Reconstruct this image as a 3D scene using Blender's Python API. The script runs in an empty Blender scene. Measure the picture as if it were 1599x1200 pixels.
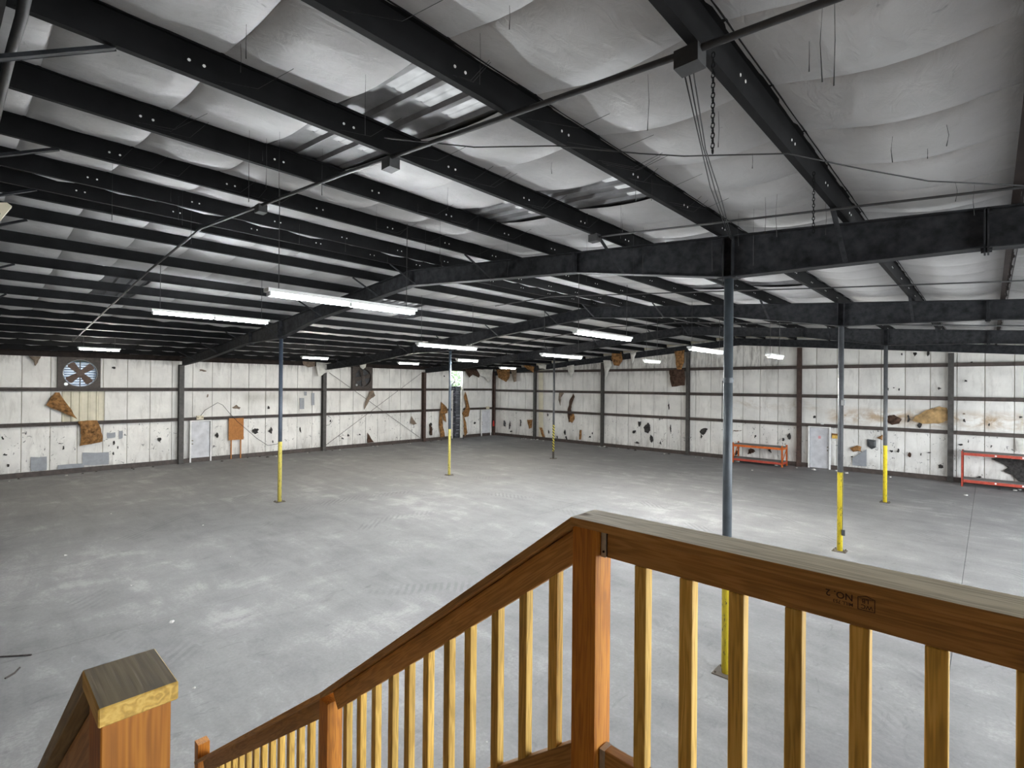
import bpy, math, random
from mathutils import Vector, Matrix
random.seed(7)
S = bpy.context.scene
COL = S.collection

# ------------------------------------------------------------------ camera
F_PX, CAM_H = 798.05, 4.1017
yaw, pit, rol = math.radians(43.057), math.radians(0.188), math.radians(0.5042)
FW = Vector((-math.sin(yaw)*math.cos(pit), math.cos(yaw)*math.cos(pit), math.sin(pit)))
_rt = Vector((math.cos(yaw), math.sin(yaw), 0)); _up = _rt.cross(FW)
RT = _rt*math.cos(rol) + _up*math.sin(rol)
UP = -_rt*math.sin(rol) + _up*math.cos(rol)
CAM = Vector((0, 0, CAM_H))
cd = bpy.data.cameras.new('camera'); cam = bpy.data.objects.new('camera', cd); COL.objects.link(cam)
cd.sensor_width = 36.0; cd.lens = 36.0*F_PX/1599.0; cd.clip_start = 0.05; cd.clip_end = 500
cam.matrix_world = Matrix((( RT.x, UP.x, -FW.x, CAM.x), (RT.y, UP.y, -FW.y, CAM.y), (RT.z, UP.z, -FW.z, CAM.z), (0, 0, 0, 1)))
S.camera = cam

# ------------------------------------------------------------------ world, light, exposure
w = bpy.data.worlds.new('overcast_sky'); S.world = w; w.use_nodes = True
_bg = w.node_tree.nodes['Background']; _bg.inputs[0].default_value = (0.86, 0.93, 1.0, 1); _bg.inputs[1].default_value = 11.0
S.view_settings.view_transform = 'Standard'; S.view_settings.look = 'None'; S.view_settings.gamma = 1
S.view_settings.use_curve_mapping = False
S.view_settings.exposure = 0.80
S.cycles.use_denoising = True
S.cycles.diffuse_bounces = 6; S.cycles.max_bounces = 10; S.cycles.sample_clamp_indirect = 6.0
TUBE_W = 225.0

# ------------------------------------------------------------------ place constants (metres)
XW, YE, XRT, YF = -30.03, 29.96, 9.5, -8.2
Y1, BAY = 7.487, 7.62
XPL, XPR, XRG = -17.99, -2.745, -10.37
FRAMES = [Y1-BAY, Y1, Y1+BAY, Y1+2*BAY]
ECOL = [-25.55, -19.45, -13.36, -7.30, -1.255, 4.83]
RIGHT_P = [-10.07, -9.02, -7.48, -5.93, -4.38, -2.81, -1.27, .22, 1.75, 3.28, 4.81, 6.34, 7.87, 9.3]
LEFT_P = [2*XRG-x for x in RIGHT_P]
PD = .225                                           # purlin depth
def zb(x): return 6.91 - abs(x-XRG)/12.0          # underside of purlins = top of rafters
def ray(x, y): return FW + RT*((x-799.5)/F_PX) + UP*((600-y)/F_PX)
def onX(x, y, X): d = ray(x, y); return CAM + d*(X/d.x)
def onY(x, y, Y): d = ray(x, y); return CAM + d*(Y/d.y)
def onZ(x, y, Z): d = ray(x, y); return CAM + d*((Z-CAM_H)/d.z)
def onR(x, y, off=0, side=1):
    d = ray(x, y); t = (6.91+off-side*10.37/12-CAM_H)/(d.z+side*d.x/12); return CAM + d*t

# ------------------------------------------------------------------ mesh helpers
class MB:
    def __init__(s): s.v = []; s.f = []
    def box(s, x0, x1, y0, y1, z0, z1):
        n = len(s.v)
        s.v += [(x, y, z) for z in (z0, z1) for y in (y0, y1) for x in (x0, x1)]
        s.f += [tuple(n+i for i in q) for q in ((0,2,3,1),(4,5,7,6),(0,1,5,4),(2,6,7,3),(0,4,6,2),(1,3,7,5))]
        return s
    def prism(s, poly, ext):                         # poly: 3d points, ext: extrusion vector
        n = len(s.v); k = len(poly); e = Vector(ext)
        s.v += [tuple(p) for p in poly] + [tuple(Vector(p)+e) for p in poly]
        s.f += [tuple(range(n+k-1, n-1, -1)), tuple(range(n+k, n+2*k))]
        s.f += [(n+i, n+(i+1) % k, n+k+(i+1) % k, n+k+i) for i in range(k)]
        return s
    def bar(s, a, b, wd, th, up=(0, 0, 1)):          # rectangular bar between two points
        a = Vector(a); b = Vector(b); d = (b-a).normalized(); u = Vector(up)
        sd = d.cross(u)
        if sd.length < 1e-4: sd = d.cross(Vector((1, 0, 0)))
        sd.normalize(); u = sd.cross(d)
        q = [a+sd*(i*wd/2)+u*(j*th/2) for i, j in ((-1,-1),(1,-1),(1,1),(-1,1))]
        return s.prism(q, b-a)
    def tube(s, pts, r, n=8, cap=True):
        pts = [Vector(p) for p in pts]; base = len(s.v)
        for i, p in enumerate(pts):
            d = (pts[min(i+1, len(pts)-1)]-pts[max(i-1, 0)]).normalized()
            a = d.cross(Vector((0, 0, 1)))
            if a.length < 1e-3: a = d.cross(Vector((1, 0, 0)))
            a.normalize(); b = a.cross(d)
            rr = r[i] if isinstance(r, (list, tuple)) else r
            s.v += [tuple(p+(a*math.cos(t)+b*math.sin(t))*rr) for t in [2*math.pi*k/n for k in range(n)]]
        for i in range(len(pts)-1):
            for k in range(n):
                o = base+i*n; s.f.append((o+k, o+(k+1) % n, o+n+(k+1) % n, o+n+k))
        if cap:
            s.f.append(tuple(base+k for k in range(n-1, -1, -1)))
            o = base+(len(pts)-1)*n; s.f.append(tuple(o+k for k in range(n)))
        return s
    def mesh(s, name, mat, smooth=False, off=None):
        me = bpy.data.meshes.new(name)
        vv = s.v if off is None else [(x-off[0], y-off[1], z-off[2]) for x, y, z in s.v]
        me.from_pydata(vv, [], s.f); me.materials.append(M[mat]); me.update()
        import bmesh
        bm = bmesh.new(); bm.from_mesh(me); bmesh.ops.recalc_face_normals(bm, faces=bm.faces); bm.to_mesh(me); bm.free()
        if smooth: me.shade_smooth()
        return me
    def build(s, name, mat, parent=None, loc=None, smooth=False):
        # vertices are in world metres; the object's origin is put at loc
        if loc is None:
            if parent is not None: loc = Vector(parent.get('_o', (0, 0, 0)))
            else:
                xs, ys, zs = zip(*s.v); loc = Vector(((min(xs)+max(xs))/2, (min(ys)+max(ys))/2, min(zs)))
        me = s.mesh(name, mat, smooth, loc)
        return link(name, me, loc, parent)
def link(name, me, loc, parent=None):
    o = bpy.data.objects.new(name, me); COL.objects.link(o)
    if parent is not None:
        o.parent = parent; o.location = Vector(loc)-Vector(origin(parent))
    else: o.location = loc
    return o
def origin(o):
    p = Vector(o.location)
    while o.parent: o = o.parent; p += Vector(o.location)
    return p
def thing(name, loc, label, cat, group=None):
    o = bpy.data.objects.new(name, None); COL.objects.link(o); o.location = loc; o.empty_display_size = .2
    return tag(o, label, cat, group)
def tag(o, label, cat, group=None):
    o['label'] = label; o['category'] = cat
    if group: o['group'] = group
    return o
def struct(o): o['kind'] = 'structure'; return o
def part(mb, name, mat, parent, smooth=False, label=None):
    o = mb.build(name, mat, parent, origin(parent), smooth)
    if label: o['label'] = label
    return o

# ------------------------------------------------------------------ materials
M = {}
def nodes(name):
    m = bpy.data.materials.new(name); m.use_nodes = True; M[name] = m
    nt = m.node_tree; b = nt.nodes['Principled BSDF']
    return m, nt, b
class N:
    def __init__(s, nt): s.nt = nt
    def n(s, t, **k):
        o = s.nt.nodes.new(t)
        for a, v in k.items(): setattr(o, a, v)
        return o
    def l(s, a, b): s.nt.links.new(a, b)
    def noise(s, vec, scale, detail=4, rough=.6, dist=0):
        o = s.n('ShaderNodeTexNoise'); o.inputs['Scale'].default_value = scale; o.inputs['Detail'].default_value = detail
        o.inputs['Roughness'].default_value = rough; o.inputs['Distortion'].default_value = dist; s.l(vec, o.inputs['Vector']); return o.outputs[0]
    def map(s, vec, scale, loc=(0, 0, 0)):
        o = s.n('ShaderNodeMapping'); o.inputs['Scale'].default_value = scale; o.inputs['Location'].default_value = loc; s.l(vec, o.inputs[0]); return o.outputs[0]
    def ramp(s, fac, stops):
        o = s.n('ShaderNodeValToRGB'); e = o.color_ramp.elements
        while len(e) < len(stops): e.new(.5)
        for i, (p, c) in enumerate(stops): e[i].position = p; e[i].color = (*c, 1) if len(c) == 3 else c
        s.l(fac, o.inputs[0]); return o.outputs[0]
    def mix(s, fac, a, b, mode='MIX'):
        o = s.n('ShaderNodeMix', data_type='RGBA', blend_type=mode)
        for i, v in ((0, fac), (6, a), (7, b)):
            if isinstance(v, (int, float)): o.inputs[i].default_value = v
            elif isinstance(v, tuple): o.inputs[i].default_value = (*v, 1)
            else: s.l(v, o.inputs[i])
        return o.outputs[2]
    def math(s, op, a, b=None, c=None):
        o = s.n('ShaderNodeMath', operation=op)
        for i, v in enumerate((a, b, c)):
            if v is None: continue
            if isinstance(v, (int, float)): o.inputs[i].default_value = v
            else: s.l(v, o.inputs[i])
        return o.outputs[0]
    def bump(s, h, b, st=.3, d=.01):
        o = s.n('ShaderNodeBump'); o.inputs['Strength'].default_value = st; o.inputs['Distance'].default_value = d
        s.l(h, o.inputs['Height']); s.l(o.outputs[0], b.inputs['Normal'])
    def pos(s): return s.n('ShaderNodeNewGeometry').outputs['Position']
    def obj(s): return s.n('ShaderNodeTexCoord').outputs['Object']
    def rand(s): return s.n('ShaderNodeObjectInfo').outputs['Random']
    def box(s, P, x=None, y=None, z=None, soft=.3):     # soft mask of a world box
        sp = s.n('ShaderNodeSeparateXYZ'); s.l(P, sp.inputs[0]); r = None
        for i, rng in enumerate((x, y, z)):
            if rng is None: continue
            c, h = (rng[0]+rng[1])/2, (rng[1]-rng[0])/2
            q = s.math('MULTIPLY', s.math('SUBTRACT', h, s.math('ABSOLUTE', s.math('SUBTRACT', sp.outputs[i], c))), 1/soft)
            q = s.math('MINIMUM', s.math('MAXIMUM', q, 0), 1)
            r = q if r is None else s.math('MULTIPLY', r, q)
        return r
def plain(name, col, rough=.6, metal=0., var=.25, scale=6.0, bump=0.0, spec=.5):
    m, nt, b = nodes(name); g = N(nt); P = g.pos()
    f = g.noise(P, scale, 5)
    lo = tuple(c*(1-var) for c in col); hi = tuple(min(1, c*(1+var)) for c in col)
    g.l(g.ramp(f, [(.3, lo), (.7, hi)]), b.inputs['Base Color'])
    b.inputs['Roughness'].default_value = rough; b.inputs['Metallic'].default_value = metal; b.inputs['Specular IOR Level'].default_value = spec
    if bump: g.bump(f, b, bump)
    return m
def emis(name, col, st):
    m, nt, b = nodes(name); b.inputs['Base Color'].default_value = (.8, .8, .8, 1)
    b.inputs['Emission Color'].default_value = (*col, 1); b.inputs['Emission Strength'].default_value = st
def wood(name, a, bcol, knot=(.10, .045, .015), gs=1.0):
    m, nt, b = nodes(name); g = N(nt); O = g.obj()
    off = g.math('MULTIPLY', g.rand(), 37.0)
    cmb = g.n('ShaderNodeCombineXYZ'); g.l(off, cmb.inputs[0]); g.l(off, cmb.inputs[1]); g.l(off, cmb.inputs[2])
    add = g.n('ShaderNodeVectorMath', operation='ADD'); g.l(O, add.inputs[0]); g.l(cmb.outputs[0], add.inputs[1]); V = add.outputs[0]
    st = g.map(V, (1, 1, .05))
    d1 = g.noise(g.map(V, (1, 1, .22)), 7*gs, 3)
    ring = g.math('SINE', g.math('MULTIPLY', g.math('ADD', g.noise(st, 26*gs, 3), g.math('MULTIPLY', d1, .8)), 42.0))
    fib = g.noise(g.map(V, (1, 1, .02)), 160*gs, 3)
    f = g.math('ADD', g.math('ADD', g.math('MULTIPLY', ring, .13), g.math('MULTIPLY', fib, .45)), g.math('MULTIPLY', d1, .55))
    c = g.ramp(f, [(.25, tuple(x*.62 for x in a)), (.5, a), (.8, bcol)])
    vo = g.n('ShaderNodeTexVoronoi'); vo.inputs['Scale'].default_value = 5.5; g.l(g.map(V, (1, 1, .55)), vo.inputs['Vector'])
    k = g.ramp(vo.outputs['Distance'], [(.085, (1, 1, 1)), (.15, (0, 0, 0))])
    c = g.mix(g.math('MULTIPLY', k, .85), c, knot)
    tint = g.math('ADD', g.math('MULTIPLY', g.rand(), .35), .82)
    hs = g.n('ShaderNodeHueSaturation'); g.l(tint, hs.inputs['Value']); g.l(c, hs.inputs['Color'])
    g.l(hs.outputs[0], b.inputs['Base Color']); b.inputs['Roughness'].default_value = .62
    g.bump(f, b, .25, .002)
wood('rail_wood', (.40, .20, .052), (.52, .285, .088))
wood('post_wood', (.44, .155, .012), (.58, .245, .024))
wood('pine_wood', (.62, .38, .075), (.80, .55, .16))
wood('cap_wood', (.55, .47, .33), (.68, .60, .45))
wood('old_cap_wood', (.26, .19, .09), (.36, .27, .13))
plain('orange_board', (.40, .165, .045), .8, var=.2, scale=12)
plain('steel_black', (.0085, .0085, .009), .8, .0, .35, 3, spec=.12)
plain('steel_rafter', (.024, .025, .028), .7, .0, .6, 7, spec=.2)
plain('steel_primer', (.022, .016, .014), .75, .0, .4, 4, spec=.15)
plain('girt_steel', (.058, .043, .036), .6, .0, .4, 5)
plain('column_steel', (.060, .055, .050), .6, .0, .4, 5)
plain('column_rust', (.060, .034, .026), .7, .0, .5, 6)
plain('conduit', (.035, .035, .036), .6, .0, .3, 9)
plain('dark_wire', (.02, .02, .02), .7)
plain('pale_cable', (.55, .55, .53), .6)
plain('galvanised', (.42, .43, .43), .4, .6, .2, 30)
plain('fan_housing', (.055, .043, .036), .65, .0, .4, 10)
plain('fan_blade', (.10, .062, .045), .6, .0, .3, 14)
plain('louver_metal', (.10, .15, .25), .45, .2, .15, 8)
plain('matte_black', (.045, .042, .04), .95, var=.6, scale=9, spec=.1)
plain('duct_tape', (.27, .28, .30), .45, var=.15, scale=5)
plain('plastic_dark', (.05, .052, .055), .35, var=.4, scale=5)
plain('fiberglass', (.24, .125, .05), .95, var=.75, scale=7, bump=.6, spec=.1)
plain('fiberglass_dark', (.070, .042, .030), .95, var=.7, scale=7, bump=.6, spec=.1)
plain('stain_tan', (.42, .27, .12), .9, var=.5, scale=4, bump=.3)
plain('torn_vinyl', (.62, .60, .55), .6, var=.2, scale=4)
plain('vinyl_back', (.20, .15, .11), .85, var=.4, scale=6)
plain('siding_tan', (.62, .57, .43), .45, var=.12, scale=2)
plain('roof_metal', (.16, .16, .165), .5, .0, .3, 3)
plain('siding_dark', (.10, .10, .10), .7)
plain('orange_steel', (.62, .13, .015), .45, var=.2, scale=8)
plain('red_steel', (.42, .06, .035), .45, var=.25, scale=8)
plain('deck_grey', (.15, .14, .13), .7, var=.3)
plain('door_white', (.55, .55, .57), .5, var=.16, scale=3)
plain('door_frame', (.78, .77, .75), .5, var=.15, scale=4)
plain('beige_plastic', (.62, .55, .40), .5, var=.08)
plain('white_paint', (.75, .75, .73), .5, var=.06)
plain('brass', (.20, .17, .12), .35, .8, .1)
plain('red_paint', (.5, .03, .02), .35, var=.1)
plain('pink_sticker', (.70, .35, .36), .6, var=.2, scale=40)
plain('pallet_dark', (.010, .010, .018), .6, var=.5, scale=14)
plain('pallet_glint', (.36, .35, .40), .4, var=.4, scale=20)
plain('ground_grass', (.12, .16, .07), .95, var=.4, scale=1.5)
plain('leaf_green', (.12, .17, .10), .6, var=.45, scale=3)
plain('bark', (.09, .065, .045), .9, var=.4, scale=8, bump=.4)
plain('litter_paper', (.62, .60, .56), .8, var=.25, scale=20)
plain('litter_dark', (.06, .05, .045), .9, var=.4, scale=20)
plain('stamp_ink', (.035, .016, .008), .7, var=.2, scale=60)
plain('shade_panel', (.16, .10, .055), .7, var=.2, scale=2)
plain('bounce_concrete', (.52, .51, .48), .9, var=.1, scale=1)
plain('concrete_base', (.05, .05, .05), .95)
emis('tube_cool', (.93, .97, 1.0), TUBE_W)
emis('tube_warm', (1.0, .95, .84), TUBE_W)
def mk_concrete():
    m, nt, b = nodes('concrete'); g = N(nt); P = g.pos()
    big = g.noise(P, .16, 5, .55); mid = g.noise(P, 1.1, 6, .65, .4); fine = g.noise(P, 22, 4, .7)
    stre = g.noise(g.map(P, (.35, 1.6, 1)), .9, 6, .62, 1.2)
    f = g.math('ADD', g.math('ADD', g.math('MULTIPLY', big, .40), g.math('MULTIPLY', mid, .45)), g.math('ADD', g.math('MULTIPLY', stre, .25), g.math('MULTIPLY', fine, .20)))
    c = g.ramp(f, [(.43, (.122, .119, .124)), (.56, (.188, .183, .185)), (.69, (.252, .246, .244)), (.78, (.36, .35, .342))])
    sc = g.noise(g.map(P, (.6, 1.5, 1)), 3.1, 8, .72, 2.4)
    c = g.mix(g.ramp(sc, [(.60, (0, 0, 0)), (.72, (.5, .5, .5))]), c, (.36, .355, .36))
    tr = g.noise(g.map(P, (1.4, .5, 1), (4, 2, 0)), 2.2, 7, .7, 3.0)
    c = g.mix(g.ramp(tr, [(.58, (0, 0, 0)), (.72, (.5, .5, .5))]), c, (.115, .112, .118))
    # tread marks: chevrons broken up by noise, along wide arcs
    wv = g.n('ShaderNodeTexWave', wave_type='RINGS', rings_direction='Z', wave_profile='SIN'); wv.inputs['Scale'].default_value = .10; wv.inputs['Distortion'].default_value = 2.5; wv.inputs['Detail'].default_value = 1
    wv.inputs['Detail Scale'].default_value = .4
    g.l(g.map(P, (1, 1, 0), (12, -9, 0)), wv.inputs['Vector'])
    lane = g.ramp(wv.outputs['Fac'], [(.90, (0, 0, 0)), (.95, (1, 1, 1))])
    w2 = g.n('ShaderNodeTexWave', wave_type='BANDS', bands_direction='DIAGONAL'); w2.inputs['Scale'].default_value = 3.2; w2.inputs['Distortion'].default_value = 1.5; g.l(P, w2.inputs['Vector'])
    tread = g.math('MULTIPLY', g.math('MULTIPLY', lane, g.ramp(w2.outputs['Fac'], [(.45, (0, 0, 0)), (.6, (1, 1, 1))])), g.ramp(g.noise(P, .5, 3), [(.50, (0, 0, 0)), (.62, (.38, .38, .38))]))
    c = g.mix(tread, c, (.13, .128, .133))
    # darker patch by the tall gap in the wall
    c = g.mix(g.math('MULTIPLY', g.box(P, (-30.4, -26.5), (24.5, 29.9), None, 1.5), g.ramp(mid, [(.4, (.2, .2, .2)), (.6, (.75, .75, .75))])), c, (.085, .085, .10))
    g.l(c, b.inputs['Base Color'])
    g.l(g.ramp(mid, [(.3, (.60,)*3), (.7, (.78,)*3)]), b.inputs['Roughness'])
    b.inputs['Specular IOR Level'].default_value = .35
    g.bump(g.math('ADD', fine, g.math('MULTIPLY', sc, 1.0)), b, .12, .006)
mk_concrete()
def mk_vinyl(name, base, wall=True):
    m, nt, b = nodes(name); g = N(nt); P = g.pos()
    f = g.noise(P, .7, 5, .6); f2 = g.noise(g.map(P, (2.2, 2.2, .45)), 2.0, 6, .68, .6)
    lo = tuple(c*.80 for c in base)
    c = g.ramp(f, [(.35, lo), (.62, base)])
    dirt = g.ramp(f2, [(.52, (0, 0, 0)), (.74, (.45, .45, .45))])
    c = g.mix(dirt, c, (.36, .33, .29) if wall else (.36, .36, .36))
    fine = g.noise(P, 34, 3)
    if wall:
        # soot under the eaves of the two walls, brown water stain band on the end wall, scuffs low down
        low = g.box(P, None, None, (-.5, 2.25), .15)
        sp = g.noise(g.map(P, (1.2, 1.2, .8), (3, 1, 7)), 4.2, 5, .62, 1.6)
        c = g.mix(g.math('MULTIPLY', low, g.ramp(sp, [(.635, (0, 0, 0)), (.655, (.85, .85, .85))])), c, (.09, .085, .08))
        c = g.mix(g.math('MULTIPLY', g.box(P, None, None, (-.6, .75), .6), g.ramp(f2, [(.4, (0, 0, 0)), (.65, (.6, .6, .6))])), c, (.27, .24, .21))
        st = g.noise(g.map(P, (1, 1, 1.6)), 1.5, 6, .65, .8)
        stain = g.math('MULTIPLY', g.box(P, (-6.2, 3.5), (29.5, 30.5), (2.25, 3.25), .45), g.ramp(st, [(.40, (0, 0, 0)), (.58, (.95, .95, .95))]))
        c = g.mix(stain, c, (.40, .26, .13))
        st3 = g.math('MULTIPLY', g.box(P, (-12, -6), (29.5, 30.5), (2.7, 3.6), .5), g.ramp(st, [(.50, (0, 0, 0)), (.66, (.7, .7, .7))]))
        c = g.mix(st3, c, (.42, .33, .22))
        st2 = g.math('MULTIPLY', g.box(P, (-31, -29.5), (10.4, 13.3), (2.9, 3.75), .35), g.ramp(f2, [(.3, (.2, .2, .2)), (.6, (.7, .7, .7))]))
        c = g.mix(st2, c, (.40, .38, .33))
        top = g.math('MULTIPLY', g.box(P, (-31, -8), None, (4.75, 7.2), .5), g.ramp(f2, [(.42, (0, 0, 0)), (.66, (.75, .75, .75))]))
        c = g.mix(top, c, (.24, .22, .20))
    else:
        spk = g.noise(P, 7.5, 4, .6, 1.0)
        c = g.mix(g.ramp(spk, [(.70, (0, 0, 0)), (.76, (.6, .6, .6))]), c, (.20, .20, .20))
    g.l(c, b.inputs['Base Color']); b.inputs['Roughness'].default_value = .55
    wr = g.noise(g.map(P, (3, 1.2, 1.2), (5, 5, 5)), 3.0, 4, .6, .8)
    g.bump(g.math('ADD', g.math('MULTIPLY', wr, 1.0), g.math('MULTIPLY', fine, .06)), b, .35 if wall else .45, .03)
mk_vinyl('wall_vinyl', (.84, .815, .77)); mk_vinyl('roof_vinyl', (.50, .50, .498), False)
def mk_translucent():
    m, nt, b = nodes('skylight_fibreglass'); g = N(nt); P = g.pos()
    t = g.n('ShaderNodeBsdfTranslucent'); d = g.n('ShaderNodeBsdfDiffuse'); mx = g.n('ShaderNodeMixShader'); mx.inputs[0].default_value = .5
    c = g.ramp(g.noise(P, 9, 5), [(.35, (.035, .034, .033)), (.6, (.068, .066, .063))])
    g.l(c, t.inputs[0]); d.inputs[0].default_value = (.6, .6, .58, 1)
    g.l(d.outputs[0], mx.inputs[1]); g.l(t.outputs[0], mx.inputs[2]); g.l(mx.outputs[0], nt.nodes['Material Output'].inputs[0])
mk_translucent()
def mk_louver():
    m, nt, b = nodes('louver_glow'); g = N(nt); t = g.n('ShaderNodeBsdfTranslucent'); t.inputs[0].default_value = (.078, .083, .092, 1); g.l(t.outputs[0], nt.nodes['Material Output'].inputs[0])  # translucency added so the metal slats glow with daylight
mk_louver()
def mk_pole(name, up, low, zsplit, stripe=None):
    m, nt, b = nodes(name); g = N(nt); P = g.pos(); sp = g.n('ShaderNodeSeparateXYZ'); g.l(P, sp.inputs[0]); z = sp.outputs[2]
    n = g.noise(P, 5, 5); u = g.ramp(n, [(.3, tuple(c*.7 for c in up)), (.7, tuple(c*1.25 for c in up))])
    n2 = g.noise(g.map(P, (3, 3, 1)), 9, 5, .7)
    lo = g.ramp(n2, [(.36, (.06, .05, .03)), (.42, low), (.75, tuple(c*1.1 for c in low))])
    if stripe:
        sw = g.math('FRACT', g.math('ADD', g.math('MULTIPLY', z, 6.2), g.math('MULTIPLY', g.math('ADD', sp.outputs[0], sp.outputs[1]), 5.0)))
        lo = g.mix(g.math('GREATER_THAN', sw, .5), low, (.02, .02, .02))
        lo = g.mix(g.math('LESS_THAN', z, stripe), lo, (.07, .06, .05))
    g.l(g.mix(g.math('GREATER_THAN', z, zsplit), lo, u), b.inputs['Base Color']); b.inputs['Roughness'].default_value = .45
YEL = (.72, .56, .03)

# ------------------------------------------------------------------ floor
b = MB(); b.box(XW-.3, XRT+.1, YF-.1, YE+.3, -.30, -.13)
floor = struct(b.build('floor', 'concrete_base', loc=Vector((-10, 10, -.30))))
XJ = [XW-.28, -20.55, -10.47, -.41, XRT+.05]; YJ = [YF-.05, -.8, 14.45, YE+.28]
for i in range(4):
    for j in range(3):
        b = MB(); g_ = .0035
        b.box(XJ[i]+g_, XJ[i+1]-g_, YJ[j]+g_, YJ[j+1]-g_, -.13, 0)
        part(b, 'concrete_slab', 'concrete', floor)
b = MB(); b.box(XRT+.12, 60, -40, 70, -.4, -.15); struct(b.build('bounce_apron', 'bounce_concrete'))  # pale unseen apron, added to bounce daylight in through the openings
b = MB(); b.box(-90, XW-.32, -40, 70, -.4, -.2)
b.box(XW-.32, XRT+.12, -40, YF-.12, -.4, -.2); b.box(XW-.32, XRT+.12, YE+.32, 70, -.4, -.2)
struct(b.build('ground_outside', 'ground_grass', loc=Vector((0, 0, -.4))))

# ------------------------------------------------------------------ walls
def rects_minus(a0, a1, b0, b1, holes):
    """split rectangle into boxes avoiding holes (a0,a1,b0,b1)"""
    xs = sorted({a0, a1, *[max(a0, min(a1, h[i])) for h in holes for i in (0, 1)]})
    zs = sorted({b0, b1, *[max(b0, min(b1, h[i])) for h in holes for i in (2, 3)]})
    out = []
    for i in range(len(xs)-1):
        for j in range(len(zs)-1):
            cx, cz = (xs[i]+xs[i+1])/2, (zs[j]+zs[j+1])/2
            if not any(h[0] < cx < h[1] and h[2] < cz < h[3] for h in holes): out.append((xs[i], xs[i+1], zs[j], zs[j+1]))
    return out
FAN1, FAN2 = (2.78, 4.27, 3.78, 5.2), (17.05, 18.5, 3.83, 5.25)
GAP = (25.42, 26.6, 0.0, 5.25)
XI, YI = XW-.13, YE+.13                             # insulation planes
b = MB()
fan_hole = (3.0, 4.05, 3.95, 5.0)
for r in rects_minus(YF, YE+.35, -.1, 5.5, [fan_hole, GAP]): b.box(XW-.27, XW-.24, r[0], r[1], r[2], r[3])
wall_left = struct(b.build('wall_left', 'siding_tan', loc=Vector((XW-.25, 10, 0))))
b = MB()
prof = [(XW-.27, YE+.24, -.1), (XRT, YE+.24, -.1), (XRT, YE+.24, zb(XRT)+.28), (XRG, YE+.24, zb(XRG)+.28), (XW-.27, YE+.24, zb(XW)+.28)]
b.prism(prof, (0, .03, 0))
wall_back = struct(b.build('wall_back', 'siding_tan', loc=Vector((-10, YE+.25, 0))))
b = MB(); OPENINGS_R = [(.8, 7.2, 2.2, 5.1), (9.5, 14.5, 0, 4.7), (17.0, 22.0, 0, 4.7), (24.0, 28.5, 0, 4.7)]  # unseen openings, added and sized to throw side daylight on the railing
for r in rects_minus(YF, YE+.35, -.1, 5.5, OPENINGS_R): b.box(XRT, XRT+.12, *r)
wall_right = struct(b.build('wall_right', 'wall_vinyl', loc=Vector((XRT, 10, 0))))
b = MB(); DOORS_F = []
for r in rects_minus(XW-.27, XRT+.12, -.1, 5.5, DOORS_F): b.box(r[0], r[1], YF-.12, YF, r[2], r[3])
b.prism([(XW-.27, YF-.12, 5.5), (XRT+.12, YF-.12, 5.5), (XRG, YF-.12, zb(XRG)+.2)], (0, .12, 0))
wall_front = struct(b.build('wall_front', 'wall_vinyl', loc=Vector((-10, YF-.06, 0))))
for (a0, a1, z0, z1), wl, X_, Y_ in [(d, wall_right, XRT+.2, None) for d in OPENINGS_R]+[(d, wall_front, None, YF-.2) for d in DOORS_F]:
    # daylight portal filling each unseen opening added in the side wall
    ld = bpy.data.lights.new('opening_daylight', 'AREA'); ld.shape = 'RECTANGLE'; ld.size = a1-a0; ld.size_y = z1-z0; ld.cycles.is_portal = True
    lo = bpy.data.objects.new('opening_daylight', ld); COL.objects.link(lo)
    if X_ is not None: lo.location = (X_, (a0+a1)/2, (z0+z1)/2); lo.rotation_euler = (math.pi/2, 0, math.pi/2)
    else: lo.location = ((a0+a1)/2, Y_, (z0+z1)/2); lo.rotation_euler = (math.pi/2, 0, math.pi)
    lo.parent = wl; lo.location = Vector(lo.location)-Vector(wl.location)

b = MB(); b.box(-2.2, XRT, -1.55, -1.43, 0, 5.85)
struct(b.build('shade_wall', 'shade_panel', loc=Vector((4, -1.5, 0))))  # unseen wall, added to keep light off the railing's camera side
# quilted insulation panels, one object each, between seams and girts
_pc = {}
def pillow(wd, ht, var, axis, top=None):
    key = (round(wd, 3), round(ht, 3), var, axis, top)
    if key in _pc: return _pc[key]
    rnd = random.Random(hash((var, round(ht, 2))) % 9999); nx, nz = 5, 6; v = []; f = []
    for j in range(nz+1):
        for i in range(nx+1):
            u, t = i/nx, j/nz
            bul = .016*(1-(2*u-1)**4)*(1-(2*t-1)**6) + (rnd.uniform(-.008, .008) if 0 < i < nx and 0 < j < nz else 0)
            h = t*(ht if top is None else top[0]+(top[1]-top[0])*u)
            v.append((bul, (u-.5)*wd, h) if axis == 'X' else ((u-.5)*wd, -bul, h))
    for j in range(nz):
        for i in range(nx): a = j*(nx+1)+i; f.append((a, a+1, a+nx+2, a+nx+1))
    n = len(v); rim = [i for i in range(nx+1)]+[(j+1)*(nx+1)-1 for j in range(1, nz+1)]+[nz*(nx+1)+i for i in range(nx-1, -1, -1)]+[j*(nx+1) for j in range(nz-1, 0, -1)]
    for i in rim:
        v.append(v[i])
    for i in rim:
        x, y, z = v[i]; v.append((-.06, y, z) if axis == 'X' else (x, .06, z))
    q_ = len(rim)
    for k in range(q_): f.append((n+k, n+q_+k, n+q_+(k+1) % q_, n+(k+1) % q_))
    me = bpy.data.meshes.new('insulation_panel'); me.from_pydata(v, [], f); me.materials.append(M['wall_vinyl']); me.update(); me.shade_smooth()
    _pc[key] = me; return me
rows = [(.10, 2.22), (2.25, 3.74), (3.77, 5.25)]
y = 4.40-.915*4
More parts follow.
